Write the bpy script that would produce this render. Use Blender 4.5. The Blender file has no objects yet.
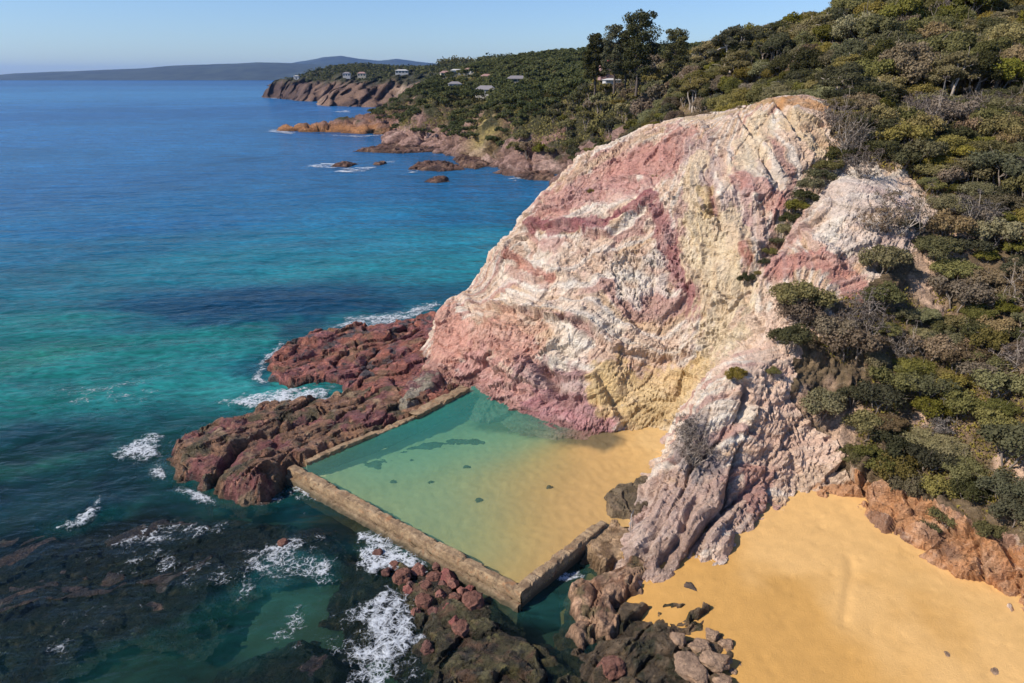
import bpy, math, random
import numpy as np
from mathutils import Vector, Matrix
random.seed(7); rng = np.random.default_rng(7)
PI = math.pi
sc = bpy.context.scene
COL = sc.collection
# ---------------------------------------------------------------- camera
F = 683.0; H = 40.0; PITCH = math.atan((341.5-77)/F); CP, SP = math.cos(PITCH), math.sin(PITCH)
cd = bpy.data.cameras.new('camera'); cam = bpy.data.objects.new('camera', cd); COL.objects.link(cam)
cd.sensor_width = 36; cd.lens = 36*F/1024; cd.clip_start = 0.5; cd.clip_end = 90000
cam.location = (0, 0, H); cam.rotation_euler = (PI/2-PITCH, 0, 0); sc.camera = cam

def ray(u, v):
    y = (341.5-v)/F
    return np.array([(u-512)/F, CP+y*SP, y*CP-SP])
def PZ(u, v, z):                      # the place a sight line meets height z
    d = ray(u, v); t = (z-H)/d[2]; return d*t+np.array([0, 0, H])
def PY(u, v, Y):
    d = ray(u, v); t = Y/d[1]; return d*t+np.array([0, 0, H])
def proj(x, y, z):
    z = z-H; dep = y*CP-z*SP; up = y*SP+z*CP
    return 512+F*x/dep, 341.5-F*up/dep
# ---------------------------------------------------------------- noise
_r = np.random.default_rng(11)
PERM = _r.permutation(256).astype(np.int32); PERM = np.concatenate([PERM, PERM, PERM])
G3 = _r.normal(size=(256, 3)).astype(np.float32); G3 /= np.linalg.norm(G3, axis=1)[:, None]
def perlin(p):
    p = np.asarray(p, np.float32); sh = p.shape[:-1]; p = p.reshape(-1, 3)
    i = np.floor(p).astype(np.int32); f = p-i; i &= 255
    w = f*f*f*(f*(f*6-15)+10)
    out = 0
    for dx in (0, 1):
        wx = w[:, 0] if dx else 1-w[:, 0]
        for dy in (0, 1):
            wy = w[:, 1] if dy else 1-w[:, 1]
            a = PERM[PERM[(i[:, 0]+dx) & 255]+((i[:, 1]+dy) & 255)]
            for dz in (0, 1):
                wz = w[:, 2] if dz else 1-w[:, 2]
                g = G3[PERM[a+((i[:, 2]+dz) & 255)]]
                out = out+wx*wy*wz*(g[:, 0]*(f[:, 0]-dx)+g[:, 1]*(f[:, 1]-dy)+g[:, 2]*(f[:, 2]-dz))
    return (out*1.6).reshape(sh)
def fbm(p, oct=4, s=1.0, g=.5):
    o = 0; a = 1
    for k in range(oct):
        o = o+a*perlin(np.asarray(p)*s+k*17.3); a *= g; s *= 2.03
    return o
def ridged(p, oct=4, s=1.0, g=.5):
    o = 0; a = 1
    for k in range(oct):
        o = o+a*(1-2*np.abs(perlin(np.asarray(p)*s+k*9.1))); a *= g; s *= 2.07
    return o
def cells(p):
    '''nearest and second nearest scattered point: distance gap, offset from it, two random numbers'''
    p = np.asarray(p, np.float32); sh = p.shape[:-1]; p = p.reshape(-1, 3); ip = np.floor(p).astype(np.int32)
    f1 = np.full(len(p), 9., np.float32); f2 = f1.copy(); off = np.zeros_like(p); idd = np.zeros(len(p), np.int32)
    for a in (-1, 0, 1):
        for b in (-1, 0, 1):
            for c in (-1, 0, 1):
                q = ip+np.array([a, b, c], np.int32); h = PERM[PERM[PERM[q[:, 0] & 255]+(q[:, 1] & 255)]+(q[:, 2] & 255)]
                ft = q+.5+G3[h]*.48; dv_ = p-ft; d = np.sqrt((dv_**2).sum(1))
                new = d < f1; f2 = np.where(new, f1, np.minimum(f2, d)); off[new] = dv_[new]; idd[new] = h[new]; f1 = np.where(new, d, f1)
    return (f2-f1).reshape(sh), off.reshape(sh+(3,)), idd.reshape(sh)
def facet(p, tilt=.8, step_=.5, crack=.4, cw=.07):
    '''broken rock: flat tilted facets parted by cracks'''
    e, off, i = cells(p); j = PERM[i+7]
    return (G3[i]*off).sum(-1)*tilt+G3[j][..., 0]*step_-crack*np.exp(-(e/cw)**2)
def sstep(a, b, x):
    t = np.clip((x-a)/(b-a), 0, 1); return t*t*(3-2*t)
def XYZ(x, y, z): return np.stack(np.broadcast_arrays(x, y, z), -1)
def V3(x, y, k=0.): return XYZ(x, y, k)
# ---------------------------------------------------------------- thin plate surface
class TPS:
    def __init__(s, pts, lam=.0):
        p = np.array(pts, float); s.c = p[:, :2]; n = len(p)
        d = np.linalg.norm(s.c[:, None]-s.c[None], axis=2)
        K = np.where(d > 0, d*d*np.log(d+1e-9), 0)+lam*np.eye(n)
        Pm = np.c_[np.ones(n), s.c]
        A = np.block([[K, Pm], [Pm.T, np.zeros((3, 3))]])
        s.w = np.linalg.solve(A, np.r_[p[:, 2], 0, 0, 0]); s.n = n
    def __call__(s, x, y):
        sh = np.shape(x); x = np.ravel(x).astype(np.float64); y = np.ravel(y).astype(np.float64)
        o = s.w[s.n]+s.w[s.n+1]*x+s.w[s.n+2]*y
        for (cx, cy), w in zip(s.c, s.w):
            r2 = (x-cx)**2+(y-cy)**2
            o = o+w*.5*r2*np.log(r2+1e-12)
        return o.reshape(sh)
def inpoly(poly, x, y):
    x = np.asarray(x); y = np.asarray(y); ins = np.zeros(x.shape, bool); n = len(poly)
    for i in range(n):
        x1, y1 = poly[i]; x2, y2 = poly[(i+1) % n]
        if y1 == y2: continue
        c = ((y1 > y) != (y2 > y)) & (x < (x2-x1)*(y-y1)/(y2-y1)+x1)
        ins ^= c
    return ins
def polydist(poly, x, y, closed=True):
    d = np.full(np.shape(x), 1e9); n = len(poly)
    for i in range(n if closed else n-1):
        ax, ay = poly[i][:2]; bx, by = poly[(i+1) % n][:2]
        L = (bx-ax)**2+(by-ay)**2+1e-9
        t = np.clip(((x-ax)*(bx-ax)+(y-ay)*(by-ay))/L, 0, 1)
        d = np.minimum(d, np.hypot(x-ax-t*(bx-ax), y-ay-t*(by-ay)))
    return d
def spaced(segs):                      # [(start, end, step), ...]
    o = [np.arange(a, b, s) for a, b, s in segs]; return np.unique(np.concatenate(o+[[segs[-1][1]]]))
# ---------------------------------------------------------------- object helpers
def tag(o, label=None, cat=None, group=None, kind=None):
    if label: o['label'] = label
    if cat: o['category'] = cat
    if group: o['group'] = group
    if kind: o['kind'] = kind
    return o
def link(name, me, mat=None, parent=None):
    o = bpy.data.objects.new(name, me); COL.objects.link(o)
    if mat and me and not me.materials: me.materials.append(mat)
    if parent: o.parent = parent
    return o
def empty(name, loc, label, cat, group=None, rz=0):
    o = bpy.data.objects.new(name, None); COL.objects.link(o); o.location = loc; o.rotation_euler = (0, 0, rz)
    o.empty_display_size = .2
    return tag(o, label, cat, group)
def raw_mesh(name, V, Fc, smooth=True, attrs=None, k=4):
    """V (n,3), Fc (m,k) index array"""
    me = bpy.data.meshes.new(name); V = np.ascontiguousarray(V, np.float32); Fc = np.ascontiguousarray(Fc, np.int32)
    me.vertices.add(len(V)); me.vertices.foreach_set('co', V.ravel())
    me.loops.add(Fc.size); me.loops.foreach_set('vertex_index', Fc.ravel())
    me.polygons.add(len(Fc)); me.polygons.foreach_set('loop_start', np.arange(0, Fc.size, Fc.shape[1], dtype=np.int32))
    me.polygons.foreach_set('use_smooth', np.full(len(Fc), smooth))
    me.update(calc_edges=True)
    for nm, a in (attrs or {}).items():
        a = np.asarray(a, np.float32)
        if a.ndim == 2:
            at = me.attributes.new(nm, 'FLOAT_COLOR', 'POINT'); at.data.foreach_set('color', np.c_[a, np.ones(len(a), np.float32)].astype(np.float32).ravel())
        else:
            at = me.attributes.new(nm, 'FLOAT', 'POINT'); at.data.foreach_set('value', a.ravel())
    return me
def grid_mesh(name, P, fmask=None, smooth=True, attrs=None):
    ny, nx = P.shape[:2]; idx = np.arange(ny*nx).reshape(ny, nx)
    Fc = np.stack([idx[:-1, :-1], idx[:-1, 1:], idx[1:, 1:], idx[1:, :-1]], -1)
    Fc = Fc[fmask] if fmask is not None else Fc.reshape(-1, 4)
    used = np.zeros(ny*nx, bool); used[Fc.ravel()] = True
    rm = np.cumsum(used)-1
    at = {k: np.asarray(a).reshape(ny*nx, *np.asarray(a).shape[2:])[used] for k, a in (attrs or {}).items()}
    return raw_mesh(name, P.reshape(-1, 3)[used], rm[Fc], smooth, at)
class MB:
    def __init__(s): s.v = []; s.f = []; s.n = 0
    def add(s, V, Fs):
        V = np.asarray(V, float); s.v.append(V); s.f += [tuple(i+s.n for i in f) for f in Fs]; s.n += len(V)
    def box(s, x0, x1, y0, y1, z0, z1):
        V = [(x, y, z) for z in (z0, z1) for y in (y0, y1) for x in (x0, x1)]
        s.add(V, [(0, 2, 3, 1), (4, 5, 7, 6), (0, 1, 5, 4), (1, 3, 7, 5), (3, 2, 6, 7), (2, 0, 4, 6)])
    def tube(s, pts, rad, n=6):
        pts = [Vector(p) for p in pts]; V = []; Fs = []
        for i, p in enumerate(pts):
            d = (pts[min(i+1, len(pts)-1)]-pts[max(i-1, 0)]).normalized()
            a = d.orthogonal().normalized(); b = d.cross(a)
            for k in range(n):
                q = p+(a*math.cos(2*PI*k/n)+b*math.sin(2*PI*k/n))*rad[i]; V.append(q[:])
        for i in range(len(pts)-1):
            for k in range(n): Fs.append((i*n+k, i*n+(k+1) % n, (i+1)*n+(k+1) % n, (i+1)*n+k))
        Fs.append(tuple(range((len(pts)-1)*n, len(pts)*n)))
        s.add(V, Fs)
    def mesh(s, name, smooth=False):
        me = bpy.data.meshes.new(name); me.from_pydata(np.concatenate(s.v).tolist(), [], s.f)
        if smooth: me.shade_smooth()
        return me
# ---------------------------------------------------------------- materials
def newmat(name):
    m = bpy.data.materials.new(name); m.use_nodes = True; nt = m.node_tree; nt.nodes.clear()
    return m, nt, nt.nodes, nt.links
def N(nt, t, **kw):
    n = nt.nodes.new(t)
    for k, v in kw.items():
        if k.startswith('i_'):
            key = k[2:]; key = int(key) if key.isdigit() else key.replace('_', ' ')
            n.inputs[key].default_value = v
        else: setattr(n, k, v)
    return n
def pr(nt, out=True, **kw):
    b = N(nt, 'ShaderNodeBsdfPrincipled', **kw)
    if out:
        o = nt.nodes.new('ShaderNodeOutputMaterial'); nt.links.new(b.outputs[0], o.inputs['Surface'])
    return b
def mixc(nt, a, b, fac, typ='MIX'):
    m = nt.nodes.new('ShaderNodeMix'); m.data_type = 'RGBA'; m.blend_type = typ
    for s, v in ((0, fac), (6, a), (7, b)):
        if hasattr(v, 'is_output'): nt.links.new(v, m.inputs[s])
        else: m.inputs[s].default_value = (*v, 1) if isinstance(v, tuple) and len(v) == 3 else v
    return m.outputs[2]
def math_(nt, op, a, b=0., clamp=False):
    m = nt.nodes.new('ShaderNodeMath'); m.operation = op; m.use_clamp = clamp
    for s, v in ((0, a), (1, b)):
        if hasattr(v, 'is_output'): nt.links.new(v, m.inputs[s])
        else: m.inputs[s].default_value = v
    return m.outputs[0]
def maprange(nt, v, a, b, c=0., d=1.):
    m = nt.nodes.new('ShaderNodeMapRange'); nt.links.new(v, m.inputs[0])
    for i, x in zip((1, 2, 3, 4), (a, b, c, d)): m.inputs[i].default_value = x
    return m.outputs[0]
def noise(nt, scale, detail=6, rough=.6, vec=None, dist=0.):
    n = N(nt, 'ShaderNodeTexNoise', i_Scale=scale, i_Detail=float(detail), i_Roughness=rough, i_Distortion=dist)
    if vec is not None: nt.links.new(vec, n.inputs['Vector'])
    return n.outputs['Fac']
def geopos(nt): return nt.nodes.new('ShaderNodeNewGeometry').outputs['Position']
def attr(nt, name, out='Color'):
    a = N(nt, 'ShaderNodeAttribute', attribute_name=name); return a.outputs[out]
def bump(nt, h, dist, strength=1., prev=None):
    b = N(nt, 'ShaderNodeBump', i_Strength=strength, i_Distance=dist); nt.links.new(h, b.inputs['Height'])
    if prev is not None: nt.links.new(prev, b.inputs['Normal'])
    return b.outputs[0]

def rock_mat(name, sc_=1.0, rough=.85, bd=.25, wet=False, spots=.35, spec=.25):
    """colour from the strata attribute, broken up by grain, stains and pits"""
    m, nt, nodes, L = newmat(name); b = pr(nt, i_Roughness=rough); b.inputs['Specular IOR Level'].default_value = spec
    p = geopos(nt); c = attr(nt, 'Col')
    n1 = noise(nt, 2.2*sc_, 8, .68, p, .15); n2 = noise(nt, 9*sc_, 6, .7, p); n3 = noise(nt, .55*sc_, 6, .65, p, .3)
    v = N(nt, 'ShaderNodeTexVoronoi', feature='DISTANCE_TO_EDGE', i_Scale=1.1*sc_)
    w = N(nt, 'ShaderNodeVectorMath', operation='ADD'); L.new(p, w.inputs[0])
    nn = N(nt, 'ShaderNodeTexNoise', i_Scale=.35*sc_, i_Detail=4.); L.new(p, nn.inputs['Vector']); L.new(nn.outputs['Color'], w.inputs[1])
    L.new(w.outputs[0], v.inputs['Vector'])
    crack = maprange(nt, v.outputs['Distance'], 0., .05)
    mpb = N(nt, 'ShaderNodeMapping'); mpb.inputs['Rotation'].default_value = (math.radians(28), math.radians(-32), .3); mpb.inputs['Scale'].default_value = (.5, .5, 3.2); L.new(w.outputs[0], mpb.inputs['Vector'])
    nb = noise(nt, 1.0*sc_, 7, .68, mpb.outputs[0], .3)
    c = mixc(nt, c, (.88, .76, .62), maprange(nt, nb, .56, .72, 0, .28 if name == 'cliff_rock' else .10))
    c = mixc(nt, c, (.22, .13, .10), maprange(nt, nb, .44, .30, 0, .40))
    f = maprange(nt, n1, .3, .7, 1-spots, 1+spots)
    g = N(nt, 'ShaderNodeCombineColor'); [L.new(f, g.inputs[i]) for i in range(3)]
    c = mixc(nt, c, g.outputs[0], 1., 'MULTIPLY')
    stain = mixc(nt, c, (.40, .24, .15), maprange(nt, n3, .56, .75, 0, .45))
    f2 = maprange(nt, n2, .35, .7, .80, 1.2)
    g2 = N(nt, 'ShaderNodeCombineColor'); [L.new(f2, g2.inputs[i]) for i in range(3)]
    c = mixc(nt, stain, g2.outputs[0], 1., 'MULTIPLY')
    L.new(c, b.inputs['Base Color'])
    if wet: L.new(maprange(nt, n1, .4, .6, .25, .8), b.inputs['Roughness'])
    h = math_(nt, 'ADD', math_(nt, 'MULTIPLY', n1, .7), math_(nt, 'MULTIPLY', n2, .5))
    h = math_(nt, 'ADD', h, math_(nt, 'MULTIPLY', nb, 1.3))
    h = math_(nt, 'ADD', h, math_(nt, 'MULTIPLY', crack, .12))
    L.new(bump(nt, h, bd), b.inputs['Normal'])
    return m
M = {}
M['cliff'] = rock_mat('cliff_rock', .9, .9, .42, spots=.2)
M['soil'] = rock_mat('hill_soil', .8, .95, .3, spots=.5)
M['shelf'] = rock_mat('shelf_rock', 1.5, .65, .5, wet=True, spots=.45, spec=.4)
M['boulder'] = rock_mat('boulder_rock', 1.6, .8, .2, spots=.4)
M['far_rock'] = rock_mat('far_rock', .28, .95, 2.5, spots=.5)

def sand_mat():
    m, nt, nodes, L = newmat('sand'); b = pr(nt, i_Roughness=.9); b.inputs['Specular IOR Level'].default_value = .2
    p = geopos(nt); c = attr(nt, 'Col')
    n1 = noise(nt, .9, 6, .6, p, .5); n2 = noise(nt, 18, 4, .7, p); n3 = noise(nt, 4, 5, .6, p, 1.5)
    f = maprange(nt, n1, .3, .7, .93, 1.07); g = N(nt, 'ShaderNodeCombineColor'); [L.new(f, g.inputs[i]) for i in range(3)]
    c = mixc(nt, c, g.outputs[0], 1., 'MULTIPLY')
    f = maprange(nt, n2, .3, .7, .94, 1.06); g = N(nt, 'ShaderNodeCombineColor'); [L.new(f, g.inputs[i]) for i in range(3)]
    c = mixc(nt, c, g.outputs[0], 1., 'MULTIPLY')
    L.new(c, b.inputs['Base Color'])
    h = math_(nt, 'ADD', math_(nt, 'MULTIPLY', n3, 1.), math_(nt, 'MULTIPLY', n2, .35))
    L.new(bump(nt, h, .045), b.inputs['Normal'])
    return m
M['sand'] = sand_mat()

def water_mat(name, rip=1.0, rough=.12, big=True, dist=.35):
    """mirror + partly clear body: the Op attribute is how turbid/deep the water is, Col its own colour"""
    m, nt, nodes, L = newmat(name)
    p = geopos(nt); c = attr(nt, 'Col'); op = attr(nt, 'Op', 'Fac')
    mp = N(nt, 'ShaderNodeMapping'); mp.inputs['Scale'].default_value = (.55, 1.1, 1); mp.inputs['Rotation'].default_value = (0, 0, math.radians(-20)); L.new(p, mp.inputs['Vector'])
    q = mp.outputs[0]
    n1 = noise(nt, .9*rip, 5, .6, q, .4); n2 = noise(nt, .16, 4, .55, q, .3); n3 = noise(nt, .02, 4, .6, q, .5)
    h = math_(nt, 'MULTIPLY', n1, .45)
    if big:
        h = math_(nt, 'ADD', h, math_(nt, 'MULTIPLY', n2, 3.0)); h = math_(nt, 'ADD', h, math_(nt, 'MULTIPLY', n3, 7.))
    nrm = bump(nt, h, dist)
    k = maprange(nt, n1, .3, .7, .58, 1.42) if big else maprange(nt, n1, .3, .7, .9, 1.1)
    if big:
        k = math_(nt, 'MULTIPLY', k, maprange(nt, n2, .3, .7, .82, 1.18))
        ms_ = N(nt, 'ShaderNodeMapping'); ms_.inputs['Scale'].default_value = (.035, .16, 1); ms_.inputs['Rotation'].default_value = (0, 0, math.radians(-8)); L.new(p, ms_.inputs['Vector'])
        k = math_(nt, 'MULTIPLY', k, maprange(nt, noise(nt, 1., 6, .65, ms_.outputs[0], .4), .3, .7, .72, 1.28))
        k = math_(nt, 'MULTIPLY', k, maprange(nt, noise(nt, .012, 3, .5, q, .8), .3, .7, .85, 1.15))
    g = N(nt, 'ShaderNodeCombineColor'); [L.new(k, g.inputs[i]) for i in range(3)]
    c2 = mixc(nt, c, g.outputs[0], 1., 'MULTIPLY')
    dif = N(nt, 'ShaderNodeBsdfDiffuse'); L.new(c2, dif.inputs['Color']); L.new(nrm, dif.inputs['Normal'])
    tr = N(nt, 'ShaderNodeBsdfTransparent'); L.new(mixc(nt, (1., 1., 1.), attr(nt, 'Tint'), 1.), tr.inputs['Color'])
    ms = nt.nodes.new('ShaderNodeMixShader'); L.new(op, ms.inputs[0]); L.new(tr.outputs[0], ms.inputs[1]); L.new(dif.outputs[0], ms.inputs[2])
    gl = N(nt, 'ShaderNodeBsdfGlossy', i_Roughness=rough); L.new(nrm, gl.inputs['Normal'])
    fr = N(nt, 'ShaderNodeLayerWeight', i_Blend=.5); L.new(nrm, fr.inputs['Normal'])
    fr_ = math_(nt, 'MINIMUM', math_(nt, 'ADD', math_(nt, 'MULTIPLY', math_(nt, 'POWER', fr.outputs['Facing'], 5.), .7), .014), .34)
    m2 = nt.nodes.new('ShaderNodeMixShader'); L.new(fr_, m2.inputs[0]); L.new(ms.outputs[0], m2.inputs[1]); L.new(gl.outputs[0], m2.inputs[2])
    o = nt.nodes.new('ShaderNodeOutputMaterial'); L.new(m2.outputs[0], o.inputs['Surface'])
    return m
M['sea'] = water_mat('sea_water')
M['pool_water'] = water_mat('pool_water', 2.2, .06, False, .16)

def foam_mat():
    m, nt, nodes, L = newmat('foam')
    p = geopos(nt); d = attr(nt, 'Op', 'Fac')
    w = N(nt, 'ShaderNodeTexNoise', i_Scale=.9, i_Detail=5.); L.new(p, w.inputs['Vector'])
    ad = N(nt, 'ShaderNodeVectorMath', operation='MULTIPLY_ADD'); L.new(w.outputs['Color'], ad.inputs[0]); ad.inputs[1].default_value = (1.6, 1.6, 1.6); L.new(p, ad.inputs[2])
    v = N(nt, 'ShaderNodeTexVoronoi', feature='DISTANCE_TO_EDGE', i_Scale=1.0); L.new(ad.outputs[0], v.inputs['Vector'])
    v2 = N(nt, 'ShaderNodeTexVoronoi', feature='DISTANCE_TO_EDGE', i_Scale=2.6); L.new(ad.outputs[0], v2.inputs['Vector'])
    n = noise(nt, 2.2, 9, .72, p, .8); n2 = noise(nt, .5, 4, .6, p, .5)
    web = math_(nt, 'MAXIMUM', maprange(nt, v.outputs['Distance'], 0, .16, 1, 0), maprange(nt, v2.outputs['Distance'], 0, .2, .8, 0))
    s = math_(nt, 'ADD', math_(nt, 'MULTIPLY', web, .46), math_(nt, 'MULTIPLY', n, 1.25))
    s = math_(nt, 'ADD', s, math_(nt, 'MULTIPLY', n2, 1.1))
    s = math_(nt, 'ADD', s, math_(nt, 'SUBTRACT', math_(nt, 'MULTIPLY', d, 1.25), 2.36))
    a = maprange(nt, s, -.05, .42, 0, .92)
    df = N(nt, 'ShaderNodeBsdfDiffuse'); df.inputs[0].default_value = (.64, .67, .70, 1)
    L.new(bump(nt, n, .25), df.inputs['Normal'])
    tr = nt.nodes.new('ShaderNodeBsdfTransparent'); ms = nt.nodes.new('ShaderNodeMixShader')
    L.new(a, ms.inputs[0]); L.new(tr.outputs[0], ms.inputs[1]); L.new(df.outputs[0], ms.inputs[2])
    o = nt.nodes.new('ShaderNodeOutputMaterial'); L.new(ms.outputs[0], o.inputs['Surface'])
    return m
M['foam'] = foam_mat()

def leaf_mat(name, c1, c2, c3, sc_=.8):
    m, nt, nodes, L = newmat(name)
    oi = nt.nodes.new('ShaderNodeObjectInfo'); p = geopos(nt)
    n = noise(nt, sc_, 4, .6, p); n2 = noise(nt, sc_*6, 3, .6, p)
    c = mixc(nt, c1, c2, maprange(nt, n, .35, .65)); c = mixc(nt, c, c3, maprange(nt, n2, .55, .75, 0, .7))
    hs = N(nt, 'ShaderNodeHueSaturation'); L.new(c, hs.inputs['Color'])
    L.new(maprange(nt, oi.outputs['Random'], 0, 1, .484, .506), hs.inputs['Hue'])
    r2 = math_(nt, 'FRACT', math_(nt, 'MULTIPLY', oi.outputs['Random'], 7.31))
    L.new(maprange(nt, r2, 0, 1, .6, 1.22), hs.inputs['Value'])
    r3 = math_(nt, 'FRACT', math_(nt, 'MULTIPLY', oi.outputs['Random'], 13.7))
    L.new(maprange(nt, r3, 0, 1, .62, 1.05), hs.inputs['Saturation'])
    df = nt.nodes.new('ShaderNodeBsdfDiffuse'); L.new(hs.outputs[0], df.inputs[0])
    tl = nt.nodes.new('ShaderNodeBsdfTranslucent'); L.new(hs.outputs[0], tl.inputs[0])
    ms = nt.nodes.new('ShaderNodeMixShader'); ms.inputs[0].default_value = .35
    L.new(df.outputs[0], ms.inputs[1]); L.new(tl.outputs[0], ms.inputs[2])
    o = nt.nodes.new('ShaderNodeOutputMaterial'); L.new(ms.outputs[0], o.inputs['Surface'])
    return m
M['leaf_olive'] = leaf_mat('olive_leaves', (.215, .180, .045), (.29, .235, .065), (.34, .27, .10))
M['leaf_green'] = leaf_mat('green_leaves', (.165, .158, .034), (.245, .225, .05), (.24, .23, .07))
M['leaf_dark'] = leaf_mat('dark_leaves', (.085, .086, .032), (.125, .12, .045), (.17, .155, .06))
M['leaf_brown'] = leaf_mat('brown_leaves', (.235, .165, .09), (.29, .21, .115), (.13, .125, .04))
M['leaf_grey'] = leaf_mat('grey_leaves', (.16, .125, .10), (.21, .17, .14), (.11, .09, .06))
M['leaf_far'] = leaf_mat('far_leaves', (.065, .078, .028), (.135, .135, .045), (.18, .16, .065), .06)

def plain(name, col, rough=.8, nscale=3., amt=.15, bd=.02, metal=0.):
    m, nt, nodes, L = newmat(name); b = pr(nt, i_Roughness=rough, i_Metallic=metal)
    p = geopos(nt); n = noise(nt, nscale, 6, .6, p, .3)
    f = maprange(nt, n, .3, .7, 1-amt, 1+amt); g = N(nt, 'ShaderNodeCombineColor'); [L.new(f, g.inputs[i]) for i in range(3)]
    L.new(mixc(nt, tuple(col), g.outputs[0], 1., 'MULTIPLY'), b.inputs['Base Color'])
    L.new(bump(nt, n, bd), b.inputs['Normal'])
    return m
M['bark'] = plain('bark', (.20, .16, .13), .9, 6, .35, .05)
M['bark_pale'] = plain('pale_bark', (.36, .30, .25), .9, 5, .3, .05)
M['bark_dark'] = plain('dark_bark', (.10, .075, .06), .9, 6, .35, .05)
M['kelp'] = plain('seaweed', (.025, .035, .02), .8, 4, .4, .05)
M['white_wall'] = plain('white_wall', (.50, .48, .45), .8, .5, .06, .01)
M['cream_wall'] = plain('cream_wall', (.50, .44, .33), .8, .5, .06, .01)
M['grey_roof'] = plain('grey_roof', (.22, .20, .20), .7, .5, .1, .02)
M['pink_roof'] = plain('pinkish_roof', (.34, .20, .17), .7, .5, .1, .02)
M['red_roof'] = plain('red_roof', (.40, .11, .08), .7, .5, .1, .02)
M['glass'] = plain('window_glass', (.03, .05, .07), .15, .5, .1, .0)
M['far_hill'] = plain('far_hill', (.035, .045, .03), .95, .004, .5, 8.)
M['metal'] = plain('steel', (.3, .3, .3), .4, 5, .1, .005, .8)

def concrete_mat():
    m, nt, nodes, L = newmat('weathered_concrete'); b = pr(nt, i_Roughness=.85)
    p = geopos(nt); n1 = noise(nt, 1.2, 8, .7, p, .6); n2 = noise(nt, 7, 6, .7, p); n3 = noise(nt, .5, 4, .6, p)
    c = mixc(nt, (.36, .245, .135), (.19, .12, .065), maprange(nt, n1, .40, .58))
    c = mixc(nt, c, (.50, .37, .23), maprange(nt, n3, .5, .68, 0, .5))
    c = mixc(nt, c, (.085, .055, .03), maprange(nt, n2, .50, .66, 0, .7))
    c = mixc(nt, c, (.30, .12, .04), maprange(nt, noise(nt, .8, 5, .6, p, 2.), .56, .7, 0, .6))
    sep = N(nt, 'ShaderNodeSeparateXYZ'); L.new(p, sep.inputs[0])
    wetl = math_(nt, 'ADD', sep.outputs[2], math_(nt, 'MULTIPLY', n1, .8))
    c = mixc(nt, c, (.07, .055, .03), maprange(nt, wetl, 1.35, .75, 0, .9))
    L.new(c, b.inputs['Base Color'])
    L.new(bump(nt, math_(nt, 'ADD', n1, math_(nt, 'MULTIPLY', n2, .5)), .12), b.inputs['Normal'])
    return m
M['concrete'] = concrete_mat()
# ---------------------------------------------------------------- headland heights
HL = []                                   # x, y, z
for u, v, Y in [
  (430,330,96),(440,312,100),(455,300,102),(470,288,104),(490,262,106),(510,238,107),(535,205,108),(560,180,109),(590,155,110),
  (620,141,109.5),(650,130,109),(700,115,107),(760,103,105),(800,97,104),(825,106,101),
  (450,345,90.5),(450,365,87.7),(470,320,91),(480,300,97),(480,340,86.5),(500,380,80),(500,340,84.5),(500,300,91),(510,270,99),
  (540,400,75.5),(540,360,79.5),(540,310,85),(540,260,94),(540,225,102),(600,400,73),(600,350,77.5),(600,290,84),(600,220,95),(600,175,104),
  (650,390,74.3),(660,340,78),(660,280,83.5),(660,210,91),(660,160,99),(720,330,75.5),(720,270,80),(720,210,86),(720,150,95),
  (760,240,80),(760,180,88),(760,130,97),(790,140,94),(786,206,85),(820,165,92),(805,185,89),(760,262,80.5),
  (850,185,83),(850,230,78),(850,280,73),(900,190,84),(900,250,76),(800,250,77),(800,310,71.5),(760,290,75.5),(760,335,70.5),
  (850,340,67.5),(900,330,68.5),(950,330,69),(1024,300,69),(950,250,76.5),(1000,200,82),(1024,150,90),(950,180,88),(900,150,93),(860,140,95),
  (735,372,64),(700,395,65),(690,430,60.5),(680,460,58),(662,490,55.8),(657,525,51.6),(720,440,59),(720,480,56),(700,515,52.1),
  (760,420,61),(800,400,63),(760,480,56.7),(800,470,58.5),(830,440,61.5),(850,470,59),(800,360,66),(870,390,64),
  (745,511,53.2),(712,527,50.3),(1024,520,47.5),(1024,450,52.5),(1024,380,59),(940,500,53),(940,440,58),(940,380,63.5),(880,430,60.5),(980,530,48.5)]:
    HL.append(PY(u, v, Y))
FOOT = [(428,372,1.2),(475,385,.9),(500,405,.7),(540,425,.7),(575,433,.8),(610,432,1.2),(650,430,1.4),(664,436,1.5),(655,455,1.4),(635,490,1.0),
  (628,520,1.2),(632,550,1.3),(650,572,.8),(690,562,1.1),(730,535,1.3),(770,515,1.4),(810,503,1.5),(850,505,1.6),(900,538,1.6),(960,568,1.7),(1024,603,1.8)]
FXY = [PZ(u, v, z) for u, v, z in FOOT]
HL += FXY
# below the foot the rock dives under sand and water
for x, y, z in [(-6,78,-3),(3,68,-3),(12,66,-2.5),(9,57,-3),(7,50,-3),(10,42,-3),(9,49.3,-1.2),(10.3,46.3,-1.4),(9.8,53,-.8),(9.6,56.5,-.8),(20,43,-3),(28,49,-3),(33,42,-3),(38,34,-3),(48,20,-3),
  (-18,90,-2),(-13.8,87,-2),(-14.2,92,-1.5),(-14.2,97,-1),(-13.5,102,-.5),(-20,100,-3),(-18,108,-3),(-8,112,-2),(0,118,-2),(12,126,-1),(20,140,-2),(22,165,-2),(26,200,-2),(30,235,0),
  (22,118,18),(35,116,28),(45,115,32),(58,108,33),(30,130,14),(45,135,28),(38,160,20),(60,140,37),(55,165,37),(45,182,36),(63,176,43),(74,165,44),(92,166,50),
  (40,210,22),(60,220,37),(100,210,50),(140,190,58),(75,125,38),(90,140,43),(85,108,38),(105,110,44),(125,140,52),(70,92,32),(90,80,34),(70,65,24),
  (58,50,14),(52,38,8),(62,25,8),(85,45,25),(110,70,38),(140,110,52),(150,50,50),(100,20,25),(60,0,0),(150,240,60),(90,250,46),(50,250,28)]:
    HL.append((x, y, z))
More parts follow.
